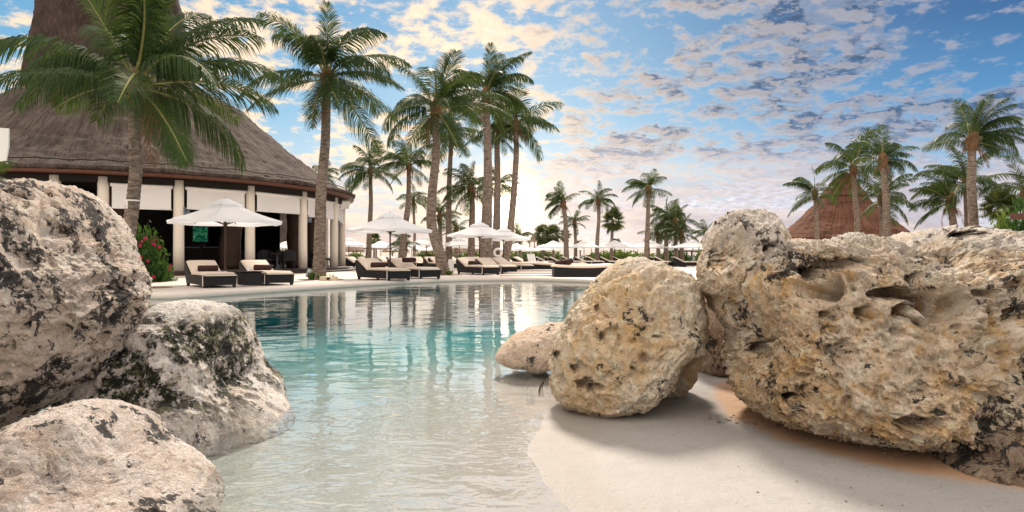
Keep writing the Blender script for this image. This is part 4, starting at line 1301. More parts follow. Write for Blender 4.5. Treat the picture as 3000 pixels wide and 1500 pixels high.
# ------------------------------------------------------------------ parasols
def parasol_proto(detail):
    root = empty('parasol', (0, 0, 0))
    n = 8
    H, E, RR = 2.40, 1.78, 1.56
    # canopy: eight panels, slightly hollow, with a scalloped edge
    V, F = [], []
    m = 8; sub = 4
    def pt(u, a, z_off=0.0, hollow=True):
        k = a / (2 * PI / n); fr = k - math.floor(k)
        flat = math.cos(PI / n) / math.cos((fr - .5) * 2 * PI / n)
        r = RR * (.13 + .87 * u) * flat
        sag = 4 * fr * (1 - fr)
        z = H - .10 - (H - .10 - E) * (u ** .94) - .035 * math.sin(PI * u) - (.035 * sag * u + .012 * math.sin(6 * a) * u)
        return (r * math.cos(a), r * math.sin(a), z + z_off)
    N = n * sub
    for i in range(m + 1):
        for k in range(N):
            V.append(pt(i / m, 2 * PI * k / N))
    for i in range(m):
        for k in range(N):
            k2 = (k + 1) % N
            F.append((i * N + k, (i + 1) * N + k, (i + 1) * N + k2, i * N + k2))
    # turned-down hem
    b0 = len(V)
    for k in range(N):
        x, y, z = pt(1, 2 * PI * k / N); V.append((x * .985, y * .985, z - .075 - .02 * (k % sub == 0)))
    for k in range(N):
        k2 = (k + 1) % N
        F.append((m * N + k, b0 + k, b0 + k2, m * N + k2))
    place('canopy', mesh_np('canopy', V, F, False), 'parasol_cloth', root)
    V, F = [], []
    for i in range(4):
        for k in range(N):
            a = 2 * PI * k / N; u = i / 3
            fr = (k % sub) / sub
            r = .46 * (.02 + .98 * u); z = H + .02 - .20 * u ** 1.15 - .02 * 4 * fr * (1 - fr) * u
            V.append((r * math.cos(a), r * math.sin(a), z))
    for i in range(3):
        for k in range(N):
            k2 = (k + 1) % N
            F.append((i * N + k, (i + 1) * N + k, (i + 1) * N + k2, i * N + k2))
    place('vent', mesh_np('vent', V, F, False), 'parasol_cloth', root)
    b = MB(); b.tube([(0, 0, -.02), (0, 0, H - .02)], .028, 10); b.tube([(0, 0, H - .02), (0, 0, H + .04)], [.03, .012], 8)
    b.build('pole', 'pole_wood', root, True)
    if detail:
        b = MB(); b.box((0, 0, .05), (.46, .46, .09), .4, .02); b.tube([(0, 0, .09), (0, 0, .36)], [.045, .04], 10)
        b.build('base', 'white_paint', root)
        b = MB(); b.tube([(0, 0, 1.62), (0, 0, 1.74)], .055, 10); b.build('hub', 'pole_wood', root)
        for k in range(n):
            a = 2 * PI * k / n
            b = MB()
            p = [Vector(pt(u, a)) + Vector((0, 0, -.035)) for u in (0, .5, .97)]
            b.tube(p, .012, 5)
            q = Vector(pt(.48, a)) + Vector((0, 0, -.045))
            b.tube([Vector((.05 * math.cos(a), .05 * math.sin(a), 1.68)), q], .013, 5)
            b.build('rib', 'pole_wood', root)
    return root

def build_parasols():
    near = parasol_proto(True)
    used = [False]
    data = [(660, 578, 19.5, .2, 'big white parasol shading the two loungers in front of the restaurant', 1.0),
            (1143, 620, 24.6, .35, 'white parasol over the pair of loungers left of the twisted palm', 1.0),
            (1405, 648, 33.0, .15, 'white parasol in front of the thickest palm trunk', 1.02),
            (1475, 665, 38.5, .5, 'white parasol overlapping the one by the thickest trunk', 1.02)]
    for i, (px, py, D, rz, lab, s) in enumerate(data):
        r = near if i == 0 else copy_tree(near)
        z = px2z(py, D) / 2.44
        r.location = (px2x(px, D), D, 0); r.rotation_euler.z = rz; r.scale = (s, s, z)
        tag(r, lab, 'parasol', 'white pool parasols')
    far = parasol_proto(False)
    L = [(1022, 695, 50, 'white parasol showing just right of the restaurant columns'),
         (1116, 704, 62, 'small white parasol beyond the slim palm right of the restaurant'),
         (1178, 716, 74, 'white parasol behind the leaning palm trunk'),
         (1206, 712, 70, 'white parasol between the leaning palm and the small open one'),
         (1249, 690, 52, 'small white parasol with its pole in clear view left of the twisted trunk'),
         (1268, 718, 80, 'low distant white parasol behind the small clear one'),
         (1346, 694, 46, 'white parasol just right of the twisted trunk'),
         (1372, 704, 56, 'white parasol under the left edge of the one by the thickest trunk'),
         (1440, 708, 62, 'white parasol behind the life ring'),
         (1512, 712, 56, 'white parasol below the short bushy palm'),
         (1534, 718, 66, 'farther white parasol below the short bushy palm'),
         (1592, 715, 72, 'white parasol right of the beach hut, behind its neighbour'),
         (1621, 704, 60, 'white parasol below the pair of dark fan palms'),
         (1660, 708, 64, 'white parasol under the globe lamp'),
         (1690, 716, 78, 'low white parasol left of the pointed pair'),
         (1711, 703, 57, 'left white parasol of the pointed pair before the slender palm'),
         (1733, 707, 64, 'right white parasol of the pointed pair before the slender palm'),
         (1768, 711, 72, 'small white parasol just right of the slender palm trunk'),
         (1801, 703, 58, 'white parasol beneath the single fan palm'),
         (1830, 708, 64, 'white parasol right of the single fan palm'),
         (1868, 712, 74, 'small white parasol left of the tallest parasol row palm'),
         (1903, 703, 55, 'white parasol in front of the tall palm by the dense clump'),
         (1945, 708, 60, 'white parasol in front of the dense palm clump'),
         (2030, 701, 50, 'white parasol right of the dense clump, near the boulders'),
         (2062, 712, 60, 'white parasol end half hidden by the huge boulder'),
         (838, 706, 52, 'white parasol glimpsed through the restaurant')]
    for i, (px, py, D, lab) in enumerate(L):
        r = far if i == 0 else copy_tree(far)
        z = px2z(py, D) / 2.44
        r.location = (px2x(px, D), D, 0); r.rotation_euler.z = rnd.random(); s = .98 + rnd.random() * .08
        r.scale = (s, s, z)
        tag(r, lab, 'parasol', 'white pool parasols')
    # closed parasol beyond the restaurant
    D = 47
    root = empty('closed_parasol', (px2x(803, D), D, 0), 0, 'closed cream parasol tied round its pole behind the restaurant', 'parasol')
    b = MB(); b.tube([(0, 0, 0), (0, 0, 3.0)], .03, 8); b.build('pole', 'pole_wood', root)
    b = MB()
    n = 16; V = []; prof = [(.03, 2.98), (.12, 2.75), (.22, 2.3), (.27, 1.8), (.20, 1.45), (.26, 1.1), (.24, .8)]
    for r_, z in prof:
        for k in range(n): V.append((r_ * (1 + .22 * (k % 2)) * math.cos(2 * PI * k / n), r_ * (1 + .22 * (k % 2)) * math.sin(2 * PI * k / n), z))
    b.add(V, [(i * n + k, i * n + (k + 1) % n, (i + 1) * n + (k + 1) % n, (i + 1) * n + k) for i in range(len(prof) - 1) for k in range(n)])
    b.build('canopy', 'shade_fabric', root, True)
build_parasols()

# ------------------------------------------------------------------ loungers
def lounger_proto():
    """foot end at x = 0, head end at x = -2.05, width along y"""
    root = empty('sun_lounger', (0, 0, 0))
    W = .80
    b = MB()
    # tapered wicker body
    poly = [(0.0, .30), (-.02, .07), (-2.00, .07), (-2.08, .30), (-2.12, .62), (-2.04, .62), (-1.42, .30)]
    n = len(poly)
    vs = []
    for sy in (-1, 1):
        for x, z in poly:
            t = .5 * W - (.02 if z < .1 else 0)
            vs.append((x, sy * t, z))
    b.add(vs, [(0, 1, 2, 3, 6)[::-1], (3, 4, 5, 6)[::-1], (n, n + 1, n + 2, n + 3, n + 6), (n + 3, n + 4, n + 5, n + 6)])
    for i in range(n):
        j = (i + 1) % n
        b.add([vs[i], vs[j], vs[j + n], vs[i + n]], [(0, 1, 2, 3)])
    b.build('wicker_frame', 'black_wicker', root)
    leg = MB(); leg.box((0, 0, .035), (.07, .07, .07), 0, .008); lm = leg.mesh('leg')
    for x in (-.06, -1.96):
        for y in (-.34, .34):
            place('leg', lm, 'black_wicker', root, (x, y, 0))
    def pad(x0, z0, x1, z1, th, name):
        b = MB()
        m = 10
        d = Vector((x1 - x0, 0, z1 - z0)); L = d.length; d.normalize(); up = Vector((-d.z, 0, d.x))
        if up.z < 0: up = -up
        V, Fc = [], []
        prof = [(-.5, .25), (-.485, .75), (-.45, 1.0), (0, 1.06), (.45, 1.0), (.485, .75), (.5, .25), (.47, 0), (0, 0), (-.47, 0)]
        for i in range(m + 1):
            u = i / m
            edge = min(u, 1 - u) * L
            k = min(1, .35 + edge / .05) if edge < .05 else 1
            c = Vector((x0, 0, z0)) + d * (L * u)
            for py, ph in prof:
                q = c + up * (th * ph * (k if ph > .1 else 1)) + Vector((0, py * (W - .05), 0))
                V.append(q)
        P = len(prof)
        for i in range(m):
            for k in range(P):
                k2 = (k + 1) % P
                Fc.append((i * P + k, i * P + k2, (i + 1) * P + k2, (i + 1) * P + k))
        Fc.append(tuple(range(P))); Fc.append(tuple(m * P + k for k in range(P - 1, -1, -1)))
        b.add(V, Fc)
        return b.build(name, 'cushion', root, True)
    pad(.03, .303, -1.40, .303, .085, 'seat_cushion')
    pad(-1.41, .305, -2.10, .640, .085, 'back_cushion')
    for y in (-.405, .405):
        b = MB()
        b.add([(-.03, y, .30), (-.055, y, .30), (-.085, y, .05), (-.06, y, .05)], [(0, 1, 2, 3)])
        b.box((-.055, y, .18), (.026, .012, .27))
        b.build('strap', 'strap_white', root)
    return root

def bolster_mesh():
    b = MB()
    b.tube([(0, -.25, 0), (0, -.23, 0), (0, .23, 0), (0, .25, 0)], [.055, .085, .085, .055], 14)
    return b.mesh('bolster', True)

def build_loungers():
    proto = lounger_proto()
    bm_ = bolster_mesh()
    state = [0]
    def put(foot, ang, label, group, s=1.0, pillow=None, pz=.47, px_=-1.36):
        r = proto if state[0] == 0 else copy_tree(proto)
        state[0] += 1
        r.location = (foot[0], foot[1], 0); r.rotation_euler.z = R(ang); r.scale = (s, s, s)
        tag(r, label, 'lounger', group)
        if pillow:
            q = Vector((px_, .02, pz)); q.rotate(Matrix.Rotation(R(ang), 3, 'Z'))
            o = place('bolster', bm_, 'bolster', None, (foot[0] + q.x * s, foot[1] + q.y * s, q.z * s), (0, 0, R(ang)), s)
            tag(o, pillow, 'cushion', 'dark bolsters on the loungers')
        return r
    G1 = 'sun loungers at the pool edge'
    put((-7.28, 17.05), -53, 'black wicker lounger with cream cushions, the left one under the big white parasol', G1, 1.0, 'dark brown bolster on the left lounger under the big parasol')
    put((-6.30, 18.55), -50, 'black wicker lounger with cream cushions, the right one under the big white parasol', G1, 1.0, 'dark brown bolster on the right lounger under the big parasol')
    put((-3.62, 22.0), -50, 'long black lounger left of the twisted palm, front one of its pair', G1, 1.06, 'dark brown bolster on the front lounger left of the twisted palm')
    put((-2.80, 23.5), -50, 'black lounger half hidden behind the front one left of the twisted palm', G1, 1.06, 'dark brown bolster on the hidden lounger left of the twisted palm', pz=.62)
    put((-.86, 28.7), -55, 'black lounger just right of the twisted palm, front one of its pair', G1, 1.06, 'dark red bolster on the front lounger right of the twisted palm')
    put((-.10, 30.2), -55, 'black lounger behind the front one right of the twisted palm', G1, 1.06)
    put((.78, 33.0), -45, 'black lounger with a flat cream pad, right of the life ring post', G1, 1.06)
    # side tables
    for (x, y, lab) in ((-7.02, 18.25, 'square black wicker side table between the two loungers under the big parasol'), (-3.9, 24.2, 'square black wicker side table between the pair left of the twisted palm')):
        root = empty('side_table', (x, y, 0), R(-50), lab, 'side table', 'wicker side tables')
        b = MB(); b.box((0, 0, .20), (.50, .50, .34), 0, .02); b.build('wicker_frame', 'black_wicker', root)
        b = MB(); b.box((0, 0, .385), (.54, .54, .025), 0, .006); b.build('table_top', 'black_wicker', root)
    b = MB(); b.tube([(0, 0, 0), (0, 0, .13)], [.045, .05], 12)
    tag(b.build('paper_cup', 'white_paint', None, loc=(-7.02, 18.2, .40)), 'small white cup on the side table under the big parasol', 'cup')
    # double daybed
    def daybed(x, y, rz, lab, pl):
        root = empty('daybed', (x, y, 0), rz, lab, 'daybed', 'low double daybeds')
        b = MB(); b.box((0, 0, .17), (2.25, 1.5, .33), 0, .02); b.build('wicker_frame', 'black_wicker', root)
        b = MB()
        V, Fc = [], []
        m = 12
        for i in range(m + 1):
            u = -1 + 2 * i / m
            zz = .34 + .05 * u * u
            e = .10 if abs(u) < .99 else .05
            for yy, h in ((-.76, 0), (-.78, e * .6), (-.72, e), (.72, e), (.78, e * .6), (.76, 0)):
                V.append((u * 1.18, yy, zz + h))
        for i in range(m):
            for k in range(6):
                k2 = (k + 1) % 6
                Fc.append((i * 6 + k, i * 6 + k2, (i + 1) * 6 + k2, (i + 1) * 6 + k))
        Fc += [tuple(range(6)), tuple(m * 6 + k for k in range(5, -1, -1))]
        b.add(V, Fc); b.build('mattress', 'cushion', root, True)
        for (dx, dy, dz, ry, l2) in pl:
            o = place('bolster', bm_, 'bolster', None, (x + dx, y + dy, dz), (ry, .5, rz + .3), 1.25)
            tag(o, l2, 'cushion', 'dark bolsters on the loungers')
    daybed(2.72, 26.6, .0, 'low black wicker daybed with a thick cream mattress nearest the golden boulder', [(-.62, -.25, .56, 0, 'front dark brown bolster tipped up on the nearest daybed'), (-.86, -.1, .53, 0, 'dark brown bolster lying behind the tipped one on the nearest daybed')])
    daybed(3.35, 30.2, .0, 'low cream daybed just behind the nearest one', [(-.85, -.2, .58, 0, 'dark brown bolster on the second daybed')])
    daybed(2.45, 34.0, -.25, 'cream daybed left of the two by the golden boulder', [(.05, -.2, .58, 0, 'dark brown bolster at the middle of the left daybed')])
    daybed(.85, 39.0, -.1, 'flat cream daybed behind the lounger at the life ring', [])
    # rows farther back
    rows = [
        # D, list of px of the foot end, angle, row words
        (41.0, [(1275, -60), (1302, -55)], 'third row', ['dark lounger seen just left of the twisted trunk', 'dark lounger hidden behind the foot of the twisted trunk']),
        (44.0, [(1240, -55), (1212, -55)], 'third row', ['black lounger with raised head beneath the small clear parasol', 'black lounger left of the small clear parasol']),
        (46.0, [(1120, -8), (1070, -25)], 'third row', ['long flat black lounger between the two slim palms right of the restaurant', 'long black lounger beside the last restaurant column']),
        (38.0, [(1385, -60), (1420, -60)], 'third row', ['black lounger behind the pair right of the twisted palm', 'black lounger behind the thickest trunk']),
        (46.0, [(1350, -50), (1478, -40), (1530, -30), (1575, -20)], 'fourth row', ['black lounger right under the parasol beside the twisted trunk', 'black lounger beneath the life ring', 'black lounger below the short bushy palm', 'black lounger left of the white slatted chair']),
        (58.0, [(1040, -30), (1150, -30), (1180, -30), (1330, -50), (1450, -40), (1500, -35)], 'fifth row', ['black lounger in the shade of the first parasol by the restaurant', 'small far lounger right of the slim palm', 'small far lounger left of the leaning palm trunk', 'small far lounger behind the twisted trunk', 'small far lounger behind the life ring post', 'small far lounger right of the life ring post']),
        (54.0, [(1632, -4), (1672, -4), (1712, -4), (1748, -4), (1785, -4), (1822, -4)], 'fourth row', ['black lounger below the pair of fan palms', 'black lounger below the globe lamp', 'black lounger below the left one of the pointed parasols', 'black lounger at the foot of the slender palm', 'black lounger below the single fan palm', 'black lounger just left of the golden boulder top, second from it']),
        (62.0, [(1600, 10), (1650, 10), (1700, 12), (1735, 10), (1770, 10), (1850, -5), (1900, -5), (1960, -5)], 'fifth row', ['far lounger under the parasol right of the beach hut', 'far lounger behind the globe lamp pole', 'far lounger behind the pointed parasols', 'far lounger right of the slender palm trunk', 'far lounger behind the single fan palm', 'far lounger peeping over the golden boulder', 'far lounger in front of the dense clump, left end', 'far lounger in front of the dense clump, middle']),
        (50.0, [(1930, -3), (1985, -3), (2038, -2)], 'fourth row', ['black lounger above the right shoulder of the golden boulder', 'black lounger in front of the dense clump, right end', 'long black lounger next to the huge boulder'])]
    for D, L, row, labs in rows:
        for (px, ang), lab in zip(L, labs):
            dd = D + rnd.uniform(-.6, .6)
            put((px2x(px, dd) + .6, dd), ang + rnd.uniform(-5, 5), lab, 'sun loungers farther back', 1.1, None if rnd.random() < .6 else 'small dark bolster on the ' + lab)
build_loungers()

# ------------------------------------------------------------------ bushes, flowers and ground plants
def leaf_cloud(name, mat, n, size, seed, flat=.8, shell=.55, shape=None):
    r = np.random.RandomState(seed)
    d = r.normal(size=(n, 3)); d /= np.linalg.norm(d, axis=1, keepdims=True)
    rad = shell + (1 - shell) * r.rand(n) ** .6
    lump = 1 + fbm(d * 1.0 + seed, 2.3, 2, .5, seed) * .75
    c = d * (rad * lump)[:, None]
    c[:, 2] = np.abs(c[:, 2]) if shape == 'dome' else c[:, 2]
    u = r.normal(size=(n, 3)) + d * .6; u /= np.linalg.norm(u, axis=1, keepdims=True)
    v = np.cross(u, r.normal(size=(n, 3))); v /= np.linalg.norm(v, axis=1, keepdims=True)
    s = size * (.6 + .8 * r.rand(n))[:, None]
    a = c - u * s; b_ = c + v * s * .45 + u * s * .1; e = c + u * s; g = c - v * s * .45 + u * s * .1
    V = np.stack([a, b_, e, g], 1).reshape(-1, 3)
    F = np.arange(n * 4).reshape(n, 4)
    me = mesh_np(name, V, F)
    me.materials.append(MATS[mat])
    return me

def build_plants():
    hedge = [leaf_cloud('foliage', 'hedge_leaf', 1500, .10, 5 + k, shape='dome') for k in range(3)]
    dark = [leaf_cloud('foliage', 'dark_shrub_leaf', 2600, .075, 15 + k, shape='dome') for k in range(2)]
    stems = MB()
    for k in range(7):
        a = k * .9; stems.tube([(0.05 * math.cos(a), .05 * math.sin(a), -.05), (.25 * math.cos(a), .25 * math.sin(a), .35), (.5 * math.cos(a), .5 * math.sin(a), .7)], [.03, .02, .01], 5)
    sm = stems.mesh('stem')
    def bush(px, D, w, h, lab, me, group='sea grape hedge behind the loungers', name='hedge_bush', cat='bush', z=0.0, dp=None):
        root = empty(name, (px2x(px, D), D, z), rnd.random() * 6, lab, cat, group)
        place('foliage', me, None, root, sc=(w, dp or w * .8, h))
        place('stem', sm, 'dark_wood', root, sc=(w, w * .8, h))
        return root
    spots = [(1240, 80, 1.7, 1.25, 'yellow green bush under the small clear parasol'), (1278, 82, 1.9, 1.2, 'yellow green bush left of the twisted trunk'), (1345, 80, 1.8, 1.15, 'green bush right of the twisted trunk'),
             (1380, 78, 2.0, 1.3, 'green bush behind the full round-crowned palm'), (1424, 80, 1.7, 1.2, 'green bush behind the thickest trunk'), (1500, 76, 1.8, 1.2, 'green bush right of the life ring'),
             (1540, 78, 2.0, 1.2, 'dark green bush left of the beach hut'), (1580, 80, 2.0, 1.35, 'green bush in front of the beach hut'), (1615, 80, 2.0, 1.25, 'green bush below the dark fan palms'),
             (1745, 78, 1.9, 1.1, 'green bush at the foot of the slender palm'), (1785, 78, 2.1, 1.25, 'light green bush right of the slender palm'), (1822, 77, 2.1, 1.35, 'light green bush under the single fan palm'),
             (1862, 80, 1.9, 1.1, 'light green bush left of the tall palm by the dense clump'), (1905, 78, 1.8, 1.0, 'dull green bush by the trunk of the tall palm'), (1960, 62, 1.3, 1.2, 'dark bush in front of the dense palm clump'), (1995, 58, 1.2, 1.15, 'round dark bush at the right of the dense clump'), (1040, 86, 1.8, 1.1, 'green bush by the last restaurant column'), (2060, 56, .8, 1.2, 'small bush touching the outline of the huge boulder')]
    for i, (px, D, w, h, lab) in enumerate(spots):
        bush(px, D, w, h, lab, hedge[i % 3] if i not in (6, 14, 15) else dark[i % 2])
    # green shrubs behind the right boulder
    for i, (px, D, w, h, z, lab) in enumerate(((2945, 22, .62, 1.75, .3, 'bright green leafy shrub over the right end of the huge boulder'), (3010, 20, .62, 2.0, .3, 'tall green shrub cut by the right border'), (2890, 24, .55, 1.35, .3, 'low green shrub left of the bright one over the huge boulder'), (2760, 26, .5, .95, .3, 'little dark shrub at the foot of the dark low palm'))):
        bush(px, D, w, h, lab, hedge[i % 3] if i != 1 else dark[0], 'shrubs behind the huge boulder', 'green_shrub', 'shrub', z)
    bush(835, 47, 1.1, 1.15, 'green bush beyond the restaurant, beside the closed parasol', hedge[0], 'bushes beyond the restaurant')
    bush(760, 50, 1.5, 1.2, 'green bush beyond the restaurant, before the grey palapa', hedge[1], 'bushes beyond the restaurant')
    # flowering oleander
    D = 21.0
    root = empty('oleander_bush', (px2x(415, D), D, 0), .4, 'oleander bush with bright pink flowers at the foot of the tall palm', 'bush')
    place('foliage', dark[1], None, root, sc=(.75, .6, 1.45))
    place('stem', sm, 'dark_wood', root, sc=(.7, .6, 1.3))
    fb = MB()
    r = random.Random(8)
    for k in range(5):
        a0 = r.random() * 6; o = Vector((r.uniform(-.05, .05), r.uniform(-.05, .05), r.uniform(-.05, .05)))
        for q in range(5):
            a = a0 + q * 1.2566
            t = Vector((math.cos(a), r.uniform(-.3, .3), math.sin(a)))
            s = Vector((-t.z, 0, t.x))
            fb.add([o, o + t * .03 + s * .022, o + t * .055, o + t * .03 - s * .022], [(0, 1, 2, 3)])
    fm = fb.mesh('flower_cluster')
    for k in range(34):
        a = r.uniform(-2.9, .5) ; el = r.uniform(.05, 1.25)
        rr = r.uniform(.92, 1.08)
        place('flower_cluster', fm, 'petal', root, (.78 * rr * math.cos(el) * math.cos(a - .4), .66 * rr * math.cos(el) * math.sin(a - .4), 1.35 * rr * math.sin(el) + .1), (r.uniform(-.5, .5), r.uniform(-.5, .5), a + .8), r.uniform(.42, .75))
    bush(455, 21.6, .6, .42, 'low dark groundcover before the oleander', dark[0], 'groundcover by the restaurant step', 'groundcover_shrub', 'shrub')
    # planting bed at the palm on the deck
    b = MB(); b.lathe([(.01, .014), (.75, .014), (.78, .006)], 32)
    o = b.build('soil_bed', 'soil', None, loc=(px2x(940, 23.2), 23.2, 0)); tag(o, kind='structure')
    b = MB(); b.lathe([(.01, .014), (.62, .014), (.65, .006)], 32)
    o = b.build('soil_bed', 'soil', None, loc=(px2x(1310, 28.6), 28.6, 0)); tag(o, kind='structure')
    b = MB(); b.lathe([(.01, .012), (.46, .012), (.48, .004)], 32)
    o = b.build('soil_bed', 'soil', None, loc=(px2x(445, 17.2), 17.2, 0)); tag(o, kind='structure')
    def tuft(x, y, h, n, lab, seed, mat='hedge_leaf', spread=.5):
        r = random.Random(seed)
        V, F = [], []
        for k in range(n):
            a = r.random() * 6.283; l = h * r.uniform(.6, 1.1)
            d = Vector((math.cos(a), math.sin(a), 0)); s = Vector((-d.y, d.x, 0)) * .012 * (h / .25)
            o = d * r.uniform(0, .08)
            p1 = o + d * l * spread * .45 + Vector((0, 0, l * .65)); p2 = o + d * l * spread * 1.1 + Vector((0, 0, l * r.uniform(.7, 1)))
            q = len(V); V += [o - s, o + s, p1 + s, p1 - s, p2]; F += [(q, q + 1, q + 2, q + 3), (q + 3, q + 2, q + 4)]
        root = place('grass_tuft', mesh_np('grass_tuft', V, F), mat, None, (x, y, .01))
        tag(root, lab, 'plant', 'small plants at the palm feet')
    tuft(px2x(912, 22.6), 22.6, .34, 40, 'spiky green tuft beside the spotlight at the deck palm', 1)
    tuft(px2x(938, 22.9), 22.9, .22, 60, 'low green tuft right at the foot of the deck palm', 2)
    tuft(px2x(972, 22.7), 22.7, .22, 26, 'small sprig growing behind the round stone cap', 3)
    tuft(px2x(1315, 28.3), 28.3, .24, 90, 'bright green clump right of the twisted palm foot', 4, spread=1.2)
    tuft(px2x(1284, 28.5), 28.5, .30, 40, 'green clump left of the twisted palm foot', 5)
    tuft(px2x(1078, 49), 48.6, .4, 60, 'green tuft at the foot of the palm beside the eave', 6)
    # dry weed clinging to the golden boulder
    b = MB(); r = random.Random(4)
    for k in range(6):
        x = r.uniform(-.02, .02)
        b.tube([(0, 0, .04), (x - .01, -.01, .0), (x * 1.6 - .01, -.015, -.03), (x * 2, -.015, -.06)], [.002, .002, .0015, .001], 4)
    o = b.build('dry_weed', 'dry_weed', None, loc=(px2x(1596, 4.05), 4.05, px2z(1130, 4.05)))
    tag(o, 'wisp of dry dark weed hanging by the left side of the golden boulder', 'plant')
build_plants()

# ------------------------------------------------------------------ small fittings
def build_fittings():
    # round stone cap with a slot
    D = 22.3
    root = empty('stone_cap', (px2x(963, D), D, 0), 0, 'round pale stone drain cap on the deck beside the palm bed', 'drain cap')
    b = MB(); b.lathe([(.01, .13), (.26, .13), (.29, .11), (.30, .0)], 28); b.build('body', 'stone_cap', root, True)
    b = MB(); b.box((.06, -.292, .07), (.10, .03, .07)); b.build('slot', 'interior_wall', root)
    # spotlight
    D = 22.8
    root = empty('spotlight', (px2x(904, D), D, 0), 0, 'small grey spotlight on the ground aimed at the deck palm', 'spotlight')
    b = MB(); b.tube([(0, 0, 0), (0, 0, .12)], .02, 8); b.build('spike', 'grey_metal', root)
    b = MB(); b.tube([(-.04, 0, .10), (.05, 0, .36)], [.07, .075], 14); b.build('lamp_head', 'grey_metal', root, True)
    # white board leaning behind the twisted trunk
    D = 30.0
    root = empty('white_board', (px2x(1321, D), D, 0), .3, 'whitish upright board leaning behind the twisted palm trunk', 'board')
    b = MB(); b.box((0, 0, .33), (.24, .05, .66), 0, .01); o = b.build('panel', 'white_board', root); o.rotation_euler = (-.12, .05, 0)
    # life ring on its post
    D = 41.0
    root = empty('life_ring', (px2x(1459, D), D, 0), 0, 'white life ring hanging on a thin post by the leaning palm', 'life ring')
    b = MB(); b.tube([(0, .05, 0), (0, .05, 1.25)], .03, 8); b.build('post', 'pole_wood', root)
    V, F = [], []
    for i in range(28):
        a = 2 * PI * i / 28
        for k in range(10):
            c = 2 * PI * k / 10
            V.append(((.22 + .07 * math.cos(c)) * math.cos(a), .07 * math.sin(c) - .04, 1.0 + (.22 + .07 * math.cos(c)) * math.sin(a)))
    for i in range(28):
        for k in range(10):
            F.append((i * 10 + k, i * 10 + (k + 1) % 10, ((i + 1) % 28) * 10 + (k + 1) % 10, ((i + 1) % 28) * 10 + k))
    place('ring', mesh_np('ring', V, F, True), 'white_paint', root)
    # globe lamp
    D = 60.0
    root = empty('globe_lamp', (px2x(1655.5, D), D, 0), 0, 'round white globe lamp on a slim pole among the palms', 'lamp')
    b = MB(); b.tube([(0, 0, 0), (0, 0, 2.85)], .04, 8); b.build('post', 'dark_wood', root)
    bm = bmesh.new(); bmesh.ops.create_icosphere(bm, subdivisions=3, radius=.15)
    b = MB(); b.add([v.co + Vector((0, 0, 2.95)) for v in bm.verts], [[v.index for v in f.verts] for f in bm.faces]); bm.free()
    b.build('globe', 'white_paint', root, True)
    # white slatted chair
    D = 44.0
    root = empty('white_beach_chair', (px2x(1566, D), D, 0), .5, 'white slatted folding chair standing in the lounger rows', 'chair')
    for k in range(6):
        b = MB(); b.box((-.25 + k * .1, 0, .45), (.075, .025, 1.0)); o = b.build('slat', 'white_paint', root); o.rotation_euler = (-.45, 0, 0); o.location = (0, .1, .08)
    b = MB(); b.box((0, -.25, .33), (.6, .5, .03)); b.build('seat', 'white_paint', root)
    for sx in (-.27, .27):
        b = MB(); b.tube([(sx, -.45, 0), (sx, .1, .5)], .02, 6); b.build('leg', 'white_paint', root)
        b = MB(); b.tube([(sx, .55, 0), (sx, -.1, .55)], .02, 6); b.build('leg', 'white_paint', root)
    # dark pergola by the huge boulder
    D = 58.0
    x0, x1 = px2x(1990, D), px2x(2062, D)
    root = empty('pergola', ((x0 + x1) / 2, D, 0), 0, 'low dark wooden pergola beyond the dense palm clump', 'pergola')
    h = (x1 - x0) / 2
    b = MB(); b.box((0, 0, 1.22), (2 * h + .4, .1, .12)); b.build('beam', 'dark_wood', root)
    b = MB(); b.box((0, 1.6, 1.22), (2 * h + .4, .1, .12)); b.build('beam', 'dark_wood', root)
    for sx in (-h, 0, h):
        for y in (0, 1.6):
            b = MB(); b.tube([(sx, y, 0), (sx, y, 1.16)], .06, 8); b.build('post', 'dark_wood', root)
    # wooden rail at the right border
    D = 19.0
    root = empty('wooden_rail', (px2x(2990, D), D, 0), 0, 'brown wooden rail end among the shrubs at the right border', 'railing')
    b = MB(); b.box((.25, 0, 1.90), (1.0, .12, .16)); b.build('beam', 'fascia_wood', root)
    b = MB(); b.box((.5, 0, .9), (.12, .1, 1.84)); b.build('post', 'fascia_wood', root)
    # pale panel at the left border
    D = 15.0
    root = empty('hanging_panel', (px2x(-22, D), D, 0), 0, 'pale translucent panel on a pole at the left border before the thatched roof', 'panel')
    V = [(-.34, 0, px2z(480, D)), (.29, 0, px2z(470, D)), (.345, 0, px2z(430, D)), (.352, 0, px2z(376, D)), (-.34, 0, px2z(370, D))]
    b = MB(); b.add(V + [(x, .04, z) for x, y, z in V], [(0, 1, 2, 3, 4), (9, 8, 7, 6, 5)] + [((i + 1) % 5, i, i + 5, (i + 1) % 5 + 5) for i in range(5)])
    b.build('panel', 'shade_fabric', root)
    b = MB(); b.tube([(-.2, .08, 0), (-.2, .08, px2z(372, D))], .025, 8); b.build('post', 'grey_metal', root)
    # white cloth strip tied round the front palm
    b = MB(); b.lathe([(.175, 0), (.18, .02), (.175, .04)], 20); b.box((-.04, -.185, -.09), (.05, .012, .22), .2)
    o = b.build('cloth_strip', 'white_paint', None, loc=(px2x(387, 18.0), 18.0, px2z(590, 18.0)))
    tag(o, 'thin white strip tied round the trunk of the tall front palm', 'ribbon')
    # restaurant furniture
    D = 32.5
    root = empty('television', (px2x(588, D), D, 0), R(-12), 'glowing green television screen inside the restaurant', 'television')
    b = MB(); b.box((0, 0, 1.84), (.84, .06, .78), 0, .01); b.build('frame', 'interior_wall', root)
    b = MB(); b.box((0, -.034, 1.84), (.78, .006, .70)); b.build('screen', 'screen_glow', root)
    b = MB(); b.box((0, .05, .85), (.12, .06, 1.4)); b.build('stand', 'interior_wall', root)
    b = MB()
